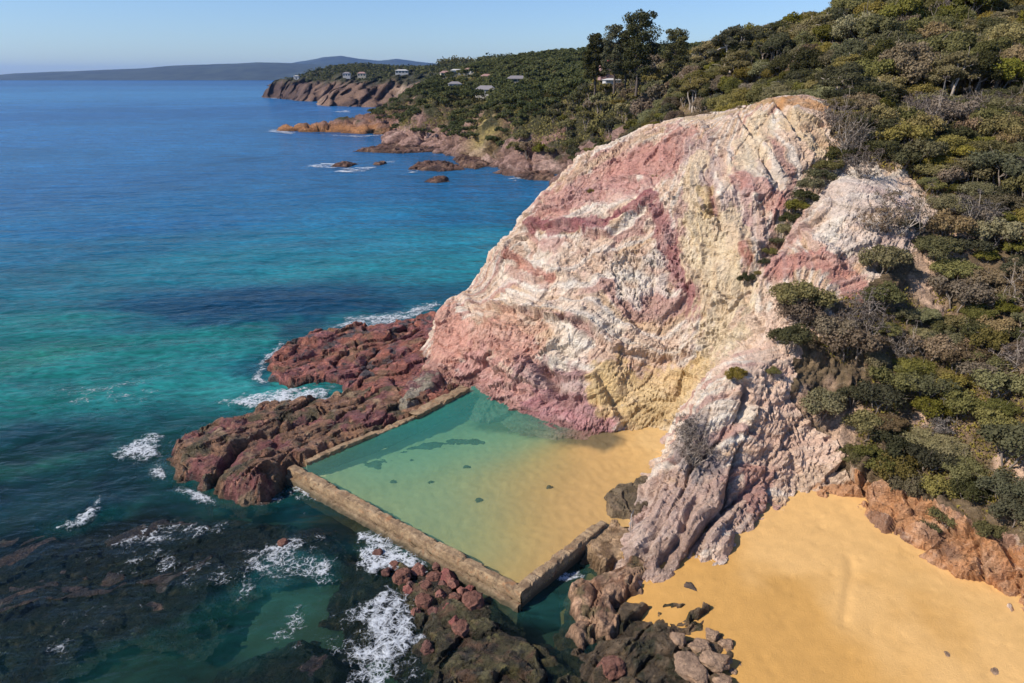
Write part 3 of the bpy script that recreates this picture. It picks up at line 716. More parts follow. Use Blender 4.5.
# ---------------------------------------------------------------- shelves and outcrops
def shelf(name, px, z0, top, base_col, cols, label, cat='rock', ang=.82, edge=1.3, res=.17, amp=1., groove_px=(), lumps=(), group=None, mat='shelf', seed=0, crest=None, flat_=True, freq=.5):
    poly = [tuple(PZ(u, v, z0)[:2]) for u, v in px]
    xs = [p[0] for p in poly]; ys = [p[1] for p in poly]
    X, Y = np.meshgrid(np.arange(min(xs)-1, max(xs)+1, res), np.arange(min(ys)-1, max(ys)+1, res))
    d = polydist(poly, X, Y)*np.where(inpoly(poly, X, Y), 1, -1)
    wb = fbm(V3(X, Y, seed), 4, .35); d = d+wb*1.1
    c, s_ = math.cos(ang), math.sin(ang); a = X*c+Y*s_; b = -X*s_+Y*c
    wp = fbm(V3(X, Y, seed+5), 3, .16)
    strat = facet(V3(a*.10+wp*.4, b*freq*.6+wp*.8, seed+1.5), 1.5, .9, 1.3, .05)
    blk = facet(V3(a*.45+wp, b*1.1+wp, seed+9.5), .8, .8, .8, .09)+.45*facet(V3(a*1.5, b*2.2, seed+4.5), .8, .6, .6, .1)
    z = z0-1.2+(top-z0+1.2)*sstep(-.6, edge, d)
    z = z+sstep(0, edge*1.3, d)*(strat*.38+blk*.085+fbm(V3(X, Y, seed+3), 4, .2)*.35)*amp+fbm(V3(X, Y, seed+3), 4, 1.4)*.04*amp
    # steps between the slabs
    st = (b*.4+wp*1.5) % 1; z += (st-.5)*.42*amp*sstep(.2, edge, d)
    for g, dep, w in groove_px:
        gl = [PZ(u, v, z0+1)[:2] for u, v in g]; z -= dep*np.exp(-(polydist(gl, X+wb*.3, Y, False)/w)**2)
    for u, v, hh, r in lumps:
        q = PZ(u, v, z0+hh*.5); z += hh*np.exp(-((X-q[0])**2+(Y-q[1])**2)/r**2)
    col = np.empty(X.shape+(3,)); col[:] = base_col
    for i, (cc, th, sc1) in enumerate(cols):
        k = sstep(th-.15, th+.2, fbm(V3(X, Y, seed+20+i*3), 4, sc1))[..., None]; col = col+(np.array(cc)-col)*k
    vr = fbm(V3(X, Y, seed+60), 5, .9)+.5*fbm(V3(X, Y, seed+61), 3, 3.); col *= (1+.35*vr+.12*np.clip(blk, -1, 1))[..., None]; lt = sstep(.3, .8, vr)[..., None]*.5; col = col+(np.array(base_col)*1.9+.03-col)*lt
    wet = sstep(.75, .15, z+wb*.35)[..., None]; col = col*(1-.6*wet)
    P = np.stack([X+wp*0, Y, z], -1); P[..., :2] += np.stack([fbm(P+7, 3, .9), fbm(P+70, 3, .9)], -1)*.12
    keep = (d > -.55)[:-1, :-1]
    o = link(name, grid_mesh(name, P, keep, smooth=flat_ is False, attrs={'Col': np.clip(col, .01, .9)}), M[mat])
    return tag(o, label, cat, group)
RED = (.37, .135, .09); RBR = (.32, .17, .095); TAN = (.36, .25, .15); WEED = (.10, .085, .035)
S1 = [(262,378),(266,362),(282,346),(320,334),(352,330),(385,326),(415,320),(440,316),(452,330),(440,350),(432,372),(470,384),(456,400),(425,415),(400,405),(372,404),(345,398),(338,384),(312,384),(290,390)]
shelf('rock_shelf', S1,
      .1, 1.25, RED, [((.32,.12,.11), .1, .2), (RBR, .25, .3), ((.12,.10,.10), .45, .5)], 'large dark red rock shelf running out from the cliff foot behind the pool',
      groove_px=[([(300,365),(350,345),(400,335)], .7, .5), ([(330,385),(380,362),(430,345)], .7, .5)], seed=1)
S2 = [(162,468),(168,448),(186,438),(215,430),(245,417),(265,407),(310,404),(348,396),(372,392),(405,392),(436,398),(430,414),(384,435),(340,452),(304,469),(290,474),(284,486),(268,500),(244,504),(220,500),(196,490),(178,482)]
shelf('rock_shelf', S2,
      .1, 1.5, RBR, [((.27,.10,.09), .12, .22), ((.13,.10,.05), .25, .3), (TAN, .5, .4)], 'brown and maroon rock shelf ending in a rounded lobe beyond the pool back wall',
      groove_px=[([(200,492),(222,470),(240,447),(262,436)], 1.6, .55), ([(262,436),(330,410),(380,395)], .8, .45), ([(300,440),(350,420)], .6, .4)],
      lumps=[(255,482,.8,2.5), (215,445,.5,3.5), (190,462,.5,2.5)], seed=4)
shelf('rock_shelf', [(398,404),(410,380),(430,368),(446,370),(450,384),(430,394),(415,408),(404,412)], 1., 1.75, (.34,.29,.21), [((.26,.12,.11), .1, .4)],
      'pale worn rock platform between the red shelf and the thick wall block', seed=9, amp=.4)
shelf('rock_slab', [(577,560),(590,548),(612,528),(632,538),(650,552),(640,572),(600,572)], .3, 1.35, (.38,.25,.14), [((.20,.12,.06), .1, .5), (SAND*.9, .45, .4)],
      'flat tan rock slab against the outside of the short pool wall', seed=12, amp=.16, ang=.3, edge=.45, mat='boulder')
shelf('rock_outcrop', [(604,502),(612,488),(630,479),(655,470),(662,500),(645,525),(622,520),(608,522)], 1., 1.9, (.19,.14,.08), [((.28,.2,.12), .2, .6)],
      'dark rock outcrop joining the buttress to the sandy edge of the pool', seed=14, amp=.4, edge=.9, ang=1.9)
shelf('rock_outcrop', [(562,612),(566,592),(582,580),(604,572),(634,566),(656,572),(646,586),(650,600),(622,612),(608,640),(580,650),(566,636)], .1, 1.2, (.36,.22,.135), [((.23,.12,.07), .1, .5), ((.14,.10,.05), .4, .6)],
      'craggy tan outcrop split by cracks, just outside the shaded pool wall', seed=17, amp=.7, ang=.95, edge=1.1, res=.13, mat='boulder', freq=.9)
shelf('rock_shelf', [(600,640),(622,608),(660,604),(706,608),(734,632),(742,655),(725,672),(738,700),(600,700),(560,690),(570,655)], .1, 1.15, (.15,.105,.06), [((.24,.16,.09), .15, .4), ((.06,.055,.025), .3, .6)],
      'dark wet weed covered rock shelf running down from the sand at the bottom', seed=21, amp=1.4, ang=.55, edge=1.2, res=.14, freq=.8)
shelf('weed_reef', [(395,600),(380,570),(395,558),(425,560),(455,572),(480,590),(505,607),(520,626),(560,640),(590,660),(600,710),(560,740),(400,740),(405,680)], -.2, .42, WEED, [((.16,.09,.05), .15, .5), ((.035,.03,.018), .25, .6), ((.20,.17,.06), .45, .8)],
      'low green and brown weed covered reef in front of the pool corner', cat='reef', seed=25, amp=.85, ang=.5, edge=2.2, res=.14)
for px, lab, sd in [([(-60,545),(40,528),(110,520),(170,512),(250,516),(330,530),(352,560),(262,572),(225,606),(200,640),(120,640),(40,668),(-90,680),(-120,600)], 'wide dark kelp covered reef awash in the left foreground', 31),
                    ([(150,760),(200,680),(250,652),(310,630),(350,650),(350,700),(300,770)], 'dark submerged reef at the bottom left of the surging foam', 35),
                    ([(20,530),(45,515),(80,503),(104,500),(98,515),(70,532)], 'small dark reef under the breaking wave at the left', 38),
                    ([(345,560),(390,545),(430,570),(440,600),(410,640),(360,650),(330,610)], 'dark weedy reef beneath the foam beside the front wall', 41)]:
    shelf('submerged_reef', px, -1.0, -.10, (.034,.024,.014), [((.085,.055,.03), .15, .8), ((.012,.010,.007), .2, .5), ((.045,.042,.016), .3, .9)], lab, cat='reef', seed=sd, amp=.42, ang=.25, edge=2.5, res=.2)
# distant rocks in the cove
for px, lab, sd in [([(404,170),(412,164),(440,162),(462,166),(470,170),(440,172)], 'flat dark rock in the cove, largest of the offshore ones', 51),
                    ([(420,182),(432,178),(452,178),(455,182),(436,184)], 'low brown rock nearest the camera in the cove', 53),
                    ([(350,152),(380,146),(420,142),(455,145),(455,151),(400,154)], 'long low reddish reef off the orange point', 55),
                    ([(325,167),(345,163),(362,164),(350,168)], 'wave washed dark rock in the middle of the small breakers', 57),
                    ([(368,165),(380,162),(392,163),(382,166)], 'tiny rock right of the wave washed one', 59),
                    ([(500,172),(512,166),(530,168),(560,176),(558,182),(520,180)], 'pale stony ledge at the back of the cove', 61),
                    ([(450,160),(466,152),(486,156),(494,166),(476,170),(460,168)], 'dark rocky spit below the yellow gully', 63)]:
    shelf('offshore_rock', px, 0, 1.5, (.20,.11,.08), [((.30,.18,.12), .15, .08), ((.1,.06,.05), .35, .1)], lab, seed=sd, edge=4., res=1., amp=1.3, mat='far_rock')
print('shelves ok')
# ---------------------------------------------------------------- boulders
def boulder_mesh(name, seed, col, sub=4, flat=.75):
    import bmesh
    bm = bmesh.new(); bmesh.ops.create_icosphere(bm, subdivisions=sub, radius=1)
    V = np.array([v.co[:] for v in bm.verts]); r = np.random.default_rng(seed)
    for _ in range(15):                       # plane cuts give facets
        n = r.normal(size=3); n /= np.linalg.norm(n); dd = r.uniform(.58, .9)
        e = V@n-dd; V = V-np.clip(e, 0, None)[:, None]*n*.93
    V *= (1+.16*fbm(V+seed, 5, 1.7, .6))[:, None]; V[:, 2] *= flat
    Fc = np.array([[v.index for v in f.verts] for f in bm.faces]); bm.free()
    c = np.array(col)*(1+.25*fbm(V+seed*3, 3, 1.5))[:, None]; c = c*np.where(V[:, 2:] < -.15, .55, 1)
    me = raw_mesh(name, V, Fc, False, {'Col': np.clip(c, .01, .9)}); me.materials.append(M['boulder']); return me
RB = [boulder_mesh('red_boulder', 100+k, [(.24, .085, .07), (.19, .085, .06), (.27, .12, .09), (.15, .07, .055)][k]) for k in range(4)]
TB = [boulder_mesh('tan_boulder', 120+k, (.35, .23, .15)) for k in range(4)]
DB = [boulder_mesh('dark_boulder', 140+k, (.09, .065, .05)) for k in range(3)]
def boulder(ms, u, v, z, r, label, group=None, sq=(1, 1, 1)):
    p = PZ(u, v, z); o = link('boulder', random.choice(ms)); o.location = p
    o.rotation_euler = (random.uniform(-.2, .2), random.uniform(-.2, .2), random.uniform(0, 6.28)); o.scale = (r*sq[0], r*sq[1], r*sq[2])
    return tag(o, label, 'boulder', group)
G1 = 'red boulders heaped below the long front wall'
for i, (u, v, r) in enumerate([(400,577,1.0),(418,570,.8),(432,578,.9),(447,577,1.05),(452,585,.7),(424,588,.8),(440,595,.6),(462,592,.55),(425,603,.9),(447,609,.7),(460,565,.5),(437,567,.5),(466,578,.6),(410,585,.5)]):
    boulder(RB, u, v, .2, r*.95, 'maroon wet boulder in the heap below the long front wall', G1)
for u, v, r in [(408,590,.6),(386,572,.5),(395,566,.55),(455,597,.6),(435,612,.55),(415,612,.45),(470,588,.4),(443,586,.5)]:
    boulder(RB, u, v, .2, r, 'maroon wet boulder in the heap below the long front wall', G1)
boulder(RB, 475,602,.45, 1.05, 'largest reddish boulder of the heap, close against the front wall')
boulder(RB, 463,629,.3, .85, 'red angular boulder on the weedy reef, apart from the heap')
boulder(RB, 455,622,.2, .6, 'small red boulder touching the left side of the angular one on the weedy reef')
boulder(RB, 379,553,.3, .55, 'lone red boulder surrounded by foam beside the front wall')
boulder(RB, 427,648,.3, .6, 'dark red boulder at the edge of the foam left of the weedy reef')
boulder(RB, 609,668,.7, 1.15, 'red angular boulder on the dark shelf at the bottom of the picture')
boulder(RB, 284,543,.1, .55, 'small orange brown boulder alone in the lacy foam')
boulder(TB, 690,668,.9, 1.2, 'big smooth tan boulder at the bottom edge of the dark shelf', sq=(1, 1.2, .8))
boulder(TB, 716,662,.9, 1.15, 'rounded tan boulder leaning on the right side of the big smooth one', sq=(1.2, .9, .8))
boulder(TB, 700,648,.8, .9, 'tan boulder behind the two big ones on the dark shelf')
boulder(TB, 726,645,.6, .7, 'small tan boulder where the dark shelf meets the sand')
boulder(TB, 678,640,.8, .8, 'tan boulder at the upper left of the boulder cluster')
boulder(TB, 712,636,.8, .7, 'light tan boulder at the top of the boulder cluster')
boulder(TB, 722,682,.6, .8, 'reddish tan boulder at the bottom edge beside the sand')
boulder(DB, 693,589,.75, .75, 'dark wet flat boulder alone on damp sand below the buttress', sq=(1.3, .8, .6))
boulder(TB, 728,602,.8, .36, 'leftmost of three little stones lying in a row on the sand')
boulder(TB, 739,607.5,.8, .46, 'middle and largest of three little stones in a row on the sand', sq=(1.2, 1, .7))
boulder(DB, 751,609,.8, .24, 'rightmost and smallest of three little stones in a row on the sand')
boulder(TB, 948,656,1.3, .55, 'grey oval boulder on the dry beach sand', sq=(1, 1.1, .8))
boulder(TB, 998,676,1.3, .6, 'grey boulder at the lower right edge of the beach')
boulder(DB, 1013,660,1.3, .2, 'tiny stone near the right edge of the beach')
for i, (u, v, r) in enumerate([(730,662,.3),(736,655,.25),(733,672,.3),(741,665,.2),(728,652,.35)]):
    boulder(TB, u, v, .5, r, 'pebble sized rock scattered beside the tan boulders', 'small rocks beside the tan boulders')
# seaweed in the pool
def weed(px, r, label, name='seaweed_clump', kind=None):
    pts = [PZ(u, v, .3)[:2] for u, v in px]; xs = [p[0] for p in pts]; ys = [p[1] for p in pts]
    X, Y = np.meshgrid(np.arange(min(xs)-r-1, max(xs)+r+1, .14), np.arange(min(ys)-r-1, max(ys)+r+1, .14))
    d = (polydist(pts, X, Y, False) if len(pts) > 1 else np.hypot(X-pts[0][0], Y-pts[0][1]))+fbm(V3(X, Y, r), 4, .7)*r*.9
    z = bf(X, Y)-.03+.34*sstep(r, 0, d)+fbm(V3(X, Y, 2), 3, 2.)*.05
    k = (d < r)[:-1, :-1]
    if k.sum() < 4: return
    tag(link(name, grid_mesh(name, np.stack([X, Y, z], -1), k), M['kelp']), label, 'seaweed', None, kind)
weed([(412,440),(435,436),(455,434),(474,436)], .95, 'long dark seaweed bed across the deep end of the pool')
weed([(376,456)], 1.2, 'round dark seaweed clump near the back wall of the pool')
for u, v, lab in [(412,453,'small seaweed clump just below the long dark bed in the pool'),(466,464,'dark seaweed clump near the middle of the pool'),(430,479,'small seaweed speck left of the middle of the pool'),
                  (479,500,'seaweed clump in the front half of the pool'),(549,491,'seaweed clump on the shallow yellow side of the pool'),(392,477,'faint seaweed speck near the left corner of the pool')]:
    weed([(u-1, v), (u+1, v)], .30, lab)
# ladder at the outcrop
lad = empty('pool_ladder', (0, 0, 0), 'thin grey metal handrail standing at the foot of the buttress by the pool', 'handrail')
q0 = PZ(630,533,1.4); mb = MB(); mb.tube([q0, q0+np.array([.02, .05, 1.9]), q0+np.array([.3, .6, 2.1]), q0+np.array([.32, .65, .2])], [.03]*4); link('rail', mb.mesh('rail', True), M['metal'], lad)
# ---------------------------------------------------------------- mid coast
MC = [(21,304,0),(3.5,304,0),(-16,361,0),(-48,414,0),(-83,526,0),(25,250,0),(30,235,2),(33,265,16),(24,285,4),(45,290,27),(10,325,8),(20,350,24),(60,330,38),(0,380,20),(30,420,37),(-20,400,14),
      (-10,450,25),(-18,485,27),(-5,520,34),(-45,440,12),(-50,480,28),(-85,560,9),(-95,600,20),(-60,620,35),(0,600,46),(100,500,50),(50,330,39),(43,300,33),(60,250,36),(60,225,37),(100,250,48),(90,215,47),(100,400,44),(150,300,50),(250,300,60),(250,500,55),
      (200,700,64),(50,750,56),(-60,780,43),(-130,820,15),(-150,900,0),(-125,700,4),(-120,650,10),(-112,620,4),(-187,576,0),(-150,590,0),(-100,532,0),(-150,568,7),(-120,560,8),(-170,574,4),(-130,548,0),(-150,545,-4),(-200,560,-6),
      (-210,590,-6),(-170,610,-5),(-140,640,-4),(-60,400,-6),(-100,480,-8),(-30,340,-6),(-10,290,-6),(10,260,-5),(14,230,-5),(-60,300,-10),(-150,450,-12),(-220,520,-12),(-160,720,-8),(-200,850,-8),(10,200,-6),(200,200,58),(150,230,58),(30,215,12),(38,230,20),(48,235,30)]
mf = TPS(MC, 3.)
mx = spaced([(-230,-100,2.),(-100,70,1.),(70,260,5.)]); my = spaced([(205,470,1.),(470,700,2.)])
MX, MY = np.meshgrid(mx, my); MZ = mf(MX, MY)
MP = np.stack([MX, MY, MZ], -1)
gx_ = np.gradient(MZ, mx, axis=1); gy_ = np.gradient(MZ, my, axis=0)
nn = np.stack([-gx_, -gy_, np.ones_like(gx_)], -1); nn /= np.linalg.norm(nn, axis=-1)[..., None]
md = (ridged(MP, 4, .045)*2.6+facet(MP*np.array([.07, .07, .05]), 2.2, 1.6, 3., .08)*1.6+facet(MP*.3, .7, .5, .8, .08)*1.)*sstep(-6, 3, MZ)*sstep(44, 20, MZ+MX*.05); MP = MP+nn*(md-1.6)[..., None]*np.array([1, 1, .8])
mk = fbm(MP, 4, .04); mk2 = fbm(MP+99, 4, .1)
mc = np.empty(MP.shape); mc[:] = (.44, .27, .22)
mc = mc+(np.array([.60, .40, .33])-mc)*sstep(0, .5, mk)[..., None]; mc = mc+(np.array([.22, .13, .10])-mc)*sstep(.1, .5, mk2)[..., None]
yl = np.exp(-(((MX+14)/9)**2+((MY-388)/22)**2))[..., None]; mc = mc+(np.array([.42, .34, .10])-mc)*np.clip(yl*1.4, 0, 1)*.8
og = (sstep(-80, -100, MX)*sstep(8, 3.5, MP[..., 2]+mk2*3))[..., None]; mc = mc+(np.array([.46, .215, .085])-mc)*og*.95; og2 = (sstep(-80, -100, MX)*sstep(4, 8, MP[..., 2]+mk2*3))[..., None]; mc = mc+(np.array([.27, .15, .11])-mc)*og2*.8
mc = mc*(1-.6*sstep(1.6, .5, MP[..., 2]+mk2)[..., None])
topv = sstep(13, 20, MP[..., 2]+mk*16)[..., None]; mc = mc+(np.array([.075, .07, .03])-mc)*topv
tag(link('coast', grid_mesh('coast', MP, (MP[..., 2] > -5)[:-1, :-1], attrs={'Col': np.clip(mc, .02, .8)}), M['far_rock']), kind='structure')
# far headland
FC = [(-481,1471,0),(-420,1380,0),(-311,1235,0),(-202,1028,0),(-155,1000,0),(-150,900,0),(-470,1490,20),(-440,1480,30),(-380,1400,32),(-300,1320,34),(-180,1100,30),(-230,1180,32),(-130,950,10),(-60,780,41),(50,750,54),(-60,640,33),(0,600,42),(-118,660,6),(-125,700,4),(-125,780,12),(-140,700,-5),(100,650,54),(200,700,60),(-100,1000,36),(0,1100,54),(-200,1400,42),
      (100,1000,58),(-100,1500,50),(0,1700,66),(200,1500,70),(-350,1800,20),(-480,1700,0),(-560,1500,-20),(-520,1420,-20),(-400,1200,-20),(-300,1000,-20),(-230,900,-15),(-200,800,-12),(-600,1800,-20),(250,1000,66),(500,1200,75),(500,2200,70),(0,2300,60),(-300,2300,20),(-500,2200,-10)]
ff = TPS(FC, 10.)
fx = np.arange(-640, 700, 5.); fy = spaced([(660, 1500, 5.), (1500, 2400, 12.)]); FX, FY = np.meshgrid(fx, fy); FZ = ff(FX, FY)
FP = np.stack([FX, FY, FZ], -1); fk = ridged(FP, 4, .012); fq = facet(FP*np.array([.05, .02, .02]), 3, 3, 6., .12)+.6*facet(FP*np.array([.12, .06, .06])+5, 2, 2, 4., .12); FP[..., 2] += (fk*4.+fq*.7)*sstep(-5, 5, FZ); FP[..., 0] += fq*1.5; FP[..., 1] -= fq*2; FP[..., 0] += fbm(FP, 3, .02)*12
fcut = sstep(0, 22, FZ)                 # steeper sea cliffs
FP[..., 2] = np.where(FZ > 0, FP[..., 2]+14*np.sin(np.clip(FZ/30, 0, 1)*PI)*sstep(850, 1000, FY), FP[..., 2])
fc = np.empty(FP.shape); fc[:] = (.24, .15, .105); f2 = fbm(FP, 4, .03); fc = fc+(np.array([.10, .065, .055])-fc)*sstep(-.05, .35, f2)[..., None]; fc = fc+(np.array([.46, .33, .24])-fc)*sstep(.3, .6, fbm(FP+30, 4, .02))[..., None]
tipd = sstep(-330, -400, FX)[..., None]; fc = fc+(np.array([.07, .045, .04])-fc)*tipd*.8
ft = sstep(29, 34, FP[..., 2]+f2*6)[..., None]; fc = fc+(np.array([.06, .06, .03])-fc)*ft
tag(link('far_headland', grid_mesh('far_headland', FP, (FP[..., 2] > -8)[:-1, :-1], attrs={'Col': np.clip(fc, .02, .8)}), M['far_rock']), kind='structure')
# far hills
def ridge(name, prof, Y0, Y1):
    us = np.arange(prof[0][0], prof[-1][0], 2.); vs = np.interp(us, [p[0] for p in prof], [p[1] for p in prof])
    ts = np.linspace(0, 1, 26); P = np.empty((len(ts), len(us), 3))
    for j, t in enumerate(ts):
        Y = Y0+(Y1-Y0)*t; x = (us-512)/F*Y0*1.05*(1+.0*t); hh = (77.-vs)*Y1/F*.84+H
        k = math.sin(min(t/.8, 1)*PI/2) if t < .8 else 1-(t-.8)/.2*.6
        P[j, :, 0] = x*(1+(Y/Y0-1)); P[j, :, 1] = Y; P[j, :, 2] = -3+(hh+3)*k
    P[..., 2] += fbm(P, 4, .0016)*14*np.sin(np.linspace(0, 1, 26)*PI)[:, None]
    tag(link(name, grid_mesh(name, P), M['far_hill']), kind='structure')
ridge('hills', [(42,78.5),(50,76),(60,74.5),(72,73),(110,72),(150,70),(190,68),(215,66),(240,65),(290,63),(330,64),(370,66),(440,66),(520,68),(700,70)], 9300, 11500)
ridge('mountain', [(240,72),(300,66),(330,61),(345,57.5),(362,56),(378,59),(395,60.5),(410,59),(430,62),(470,66),(520,69),(640,70)], 13500, 16000)
ridge('hills', [(0,76),(20,75.5),(45,74.8),(75,75),(120,76)], 17500, 18500)
print('coast ok')
# ---------------------------------------------------------------- sea
sx = spaced([(-25000,-3000,1500),(-3000,-500,100),(-500,-120,8),(-120,-62,1.5),(-62,10,.5),(10,60,2),(60,500,20),(500,25000,1500)])
sy = spaced([(-200,20,20),(20,40,2),(40,130,.5),(130,260,1.5),(260,700,8),(700,3000,60),(3000,25000,1200)])
SX, SY = np.meshgrid(sx, sy)
def sea_z(x, y):
    a = .16*fbm(V3(x*.8+y*.5, y-x*.5), 3, .11)+.05*fbm(V3(x, y, 5), 3, .5)
    return a*sstep(400, 200, y)*sstep(-200, -110, x)
SZ = sea_z(SX, SY)
su, sv = proj(SX, np.maximum(SY, 5.), 0*SX)
# the water's own colour: samples at places seen in the photograph, blended by distance
CP_ = [(0,82,(.02,.085,.21)),(150,84,(.02,.085,.21)),(250,88,(.035,.13,.27)),(60,95,(.045,.16,.31)),(200,110,(.035,.14,.30)),(50,115,(.02,.105,.25)),(30,140,(.025,.12,.26)),(250,150,(.022,.12,.25)),(120,180,(.018,.105,.225)),(0,200,(.015,.09,.19)),(300,190,(.015,.115,.23)),
       (450,190,(.012,.10,.20)),(400,130,(.02,.11,.24)),(200,220,(.012,.10,.20)),(380,215,(.012,.15,.25)),(470,215,(.01,.11,.20)),(430,240,(.02,.19,.24)),(330,240,(.015,.145,.20)),(100,250,(.010,.10,.155)),(220,260,(.012,.14,.165)),(340,270,(.018,.18,.19)),(430,270,(.02,.18,.20)),
       (0,280,(.010,.09,.11)),(60,320,(.016,.14,.115)),(160,300,(.010,.075,.115)),(250,300,(.007,.045,.085)),(320,298,(.007,.045,.085)),(380,300,(.01,.07,.10)),(200,340,(.014,.14,.115)),(240,350,(.014,.14,.12)),(20,360,(.016,.13,.085)),(120,360,(.016,.15,.12)),
       (180,380,(.02,.18,.15)),(60,400,(.012,.11,.085)),(220,390,(.03,.20,.17)),(120,400,(.02,.15,.13)),(20,440,(.006,.045,.05)),(60,440,(.008,.06,.05)),(20,465,(.012,.085,.05)),(100,430,(.008,.07,.07)),(0,500,(.005,.03,.045)),(70,480,(.007,.05,.05)),(150,490,(.009,.07,.06)),
       (230,515,(.011,.085,.07)),(300,510,(.008,.05,.05)),(100,550,(.003,.012,.012)),(200,560,(.003,.012,.012)),(20,600,(.003,.012,.012)),(290,570,(.02,.11,.10)),(310,600,(.022,.11,.09)),(200,630,(.012,.07,.05)),(150,660,(.012,.07,.05)),(20,630,(.009,.05,.04)),(250,640,(.012,.07,.055)),(0,683,(.003,.015,.015)),
       (350,520,(.005,.03,.03)),(400,620,(.006,.02,.018)),(540,605,(.02,.07,.055)),(500,640,(.01,.02,.015)),(560,570,(.03,.07,.05)),(260,365,(.01,.09,.10)),(350,320,(.015,.10,.11))]
pu = np.array([c[0] for c in CP_], float); pv = np.array([c[1] for c in CP_], float); pc = np.array([c[2] for c in CP_])
# anchor places on the water, in a compressed map (log range, bearing)
def lg(x, y): r = np.hypot(x, y)+1; return np.stack([np.log(r)*900, np.arctan2(x, np.maximum(y, 1))*700], -1)
ap = np.array([PZ(u, max(v, 78.5), 0) for u, v in zip(pu, pv)]); aq = lg(ap[:, 0], ap[:, 1])
def sea_col(x, y):
    wq = fbm(V3(x, y, 3), 4, .06)*20*sstep(900, 300, y); q = lg(x, y); q = q+np.stack([wq, wq*.6], -1)
    W = 0; Cc = 0
    for a, c in zip(aq, pc):
        w = 1/(((q-a)**2*np.array([1.6, .55])).sum(-1)+120)**1.7; W = W+w; Cc = Cc+w[..., None]*c
    return Cc/W[..., None]
SC = sea_col(SX, SY)
DARKS = [([(-60,545),(40,528),(110,520),(170,512),(250,516),(330,530),(352,560),(262,566),(225,600),(190,628),(120,640),(40,660),(-90,680),(-120,600)], (.007,.009,.007), 1.5), ([(150,760),(200,680),(250,652),(310,630),(360,560),(440,575),(520,610),(600,660),(560,740),(350,770)], (.010,.012,.008), 1.2), ([(115,298),(180,293),(250,290),(330,289),(390,296),(402,306),(340,316),(250,322),(190,318),(140,312)], (.005,.035,.065), 3.), ([(0,455),(40,440),(80,432),(110,436),(60,452),(10,468)], (.004,.025,.03), 1.5),
         ([(0,520),(60,480),(120,470),(160,492),(110,520),(40,560),(0,570)], (.004,.02,.03), 3.), ([(225,157),(265,158),(270,163),(235,164)], (.008,.05,.11), 6.), ([(0,108),(180,108),(300,104),(300,116),(100,120),(0,122)], (.015,.085,.21), 40.),
         ([(240,370),(258,350),(285,335),(330,322),(300,345),(262,385)], (.006,.045,.055), 1.5), ([(120,470),(165,480),(230,505),(285,505),(300,520),(220,520),(150,500)], (.006,.04,.04), 1.5)]
wb_ = fbm(V3(SX, SY, 8), 4, .12)
for px, c, soft in DARKS:
    poly = [tuple(PZ(u, v, 0)[:2]) for u, v in px]; d = polydist(poly, SX, SY)*np.where(inpoly(poly, SX, SY), 1, -1)
    k = sstep(-soft, soft, d+wb_*soft*2.2)[..., None]*.8; SC = SC+(np.array(c)-SC)*k
OPS = np.ones(SX.shape)*.97
clear = sstep(85, 70, SY)*sstep(-75, -55, SX); OPS = OPS-.42*clear
reefz = [[(-80,600),(0,555),(60,536),(120,522),(200,514),(290,520),(350,540),(440,560),(520,600),(600,660),(600,760),(-100,760)]]
for px in reefz:
    poly = [tuple(PZ(u, v, 0)[:2]) for u, v in px]; d = polydist(poly, SX, SY)*np.where(inpoly(poly, SX, SY), 1, -1); OPS -= .26*sstep(-2, 3, d+wb_*3)
OPS = np.clip(OPS, .25, 1)
TI = np.empty(SC.shape); TI[:] = (.72, .88, .80); TI = TI+(1-TI)*0
scx, scy = (SX[:-1, :-1]+SX[1:, 1:])/2, (SY[:-1, :-1]+SY[1:, 1:])/2
tag(link('sea', grid_mesh('sea', np.stack([SX, SY, SZ], -1), ~inpoly(PCUT, scx, scy), attrs={'Col': np.clip(SC*np.array([.75, .95, 1.06]), .001, 1), 'Op': OPS, 'Tint': TI}), M['sea']), kind='structure')
bx2, by2 = np.meshgrid(np.arange(-130, 40, 1.), np.arange(5, 130, 1.))
bz2 = -2.6+fbm(V3(bx2, by2), 4, .08)*1.2-.02*np.maximum(0, -bx2-40); bcol = np.empty(bx2.shape+(3,)); bcol[:] = (.045, .075, .055); bcol = bcol+(np.array([.02, .02, .012])-bcol)*sstep(-.1, .3, fbm(V3(bx2, by2, 7), 4, .1))[..., None]
tag(link('seabed', grid_mesh('seabed', np.stack([bx2, by2, bz2], -1), attrs={'Col': bcol}), M['sand']), kind='structure')
# foam
def foam(px, dens, soft, res, label, lift=.05, hump=0.):
    poly = [tuple(PZ(u, v, 0)[:2]) for u, v in px]; xs = [p[0] for p in poly]; ys = [p[1] for p in poly]; m = soft*2.4
    X, Y = np.meshgrid(np.arange(min(xs)-m, max(xs)+m, res), np.arange(min(ys)-m, max(ys)+m, res))
    d = polydist(poly, X, Y)*np.where(inpoly(poly, X, Y), 1, -1)+fbm(V3(X, Y, 3), 3, .9/soft)*soft*.9
    k = sstep(-soft*1.5, soft*1.7, d)*dens; 
    if Y.min() > 200: k = k*(.82+.5*fbm(V3(X*.12, Y*.3, 1), 4, 1.))
    Z = sea_z(X, Y)+lift+hump*sstep(-.2*soft, soft, d)
    keep = (k > .03)[:-1, :-1]
    if keep.any(): tag(link('sea_foam', grid_mesh('sea_foam', np.stack([X, Y, Z], -1), keep, attrs={'Op': k}), M['foam']), label, 'foam', None, 'stuff')
foam([(112,458),(122,444),(150,432),(168,436),(162,455),(140,466),(120,464)], .98, 1.2, .3, 'white surge breaking on the tip of the brown shelf', hump=.3)
foam([(160,460),(176,490),(205,500),(200,506),(165,492)], .62, .8, .3, 'thin foam line round the lobe of the brown shelf')
foam([(215,404),(245,394),(285,390),(335,388),(338,397),(300,407),(250,412)], .95, 1.2, .3, 'white wave pushing between the red and brown shelves', hump=.35)
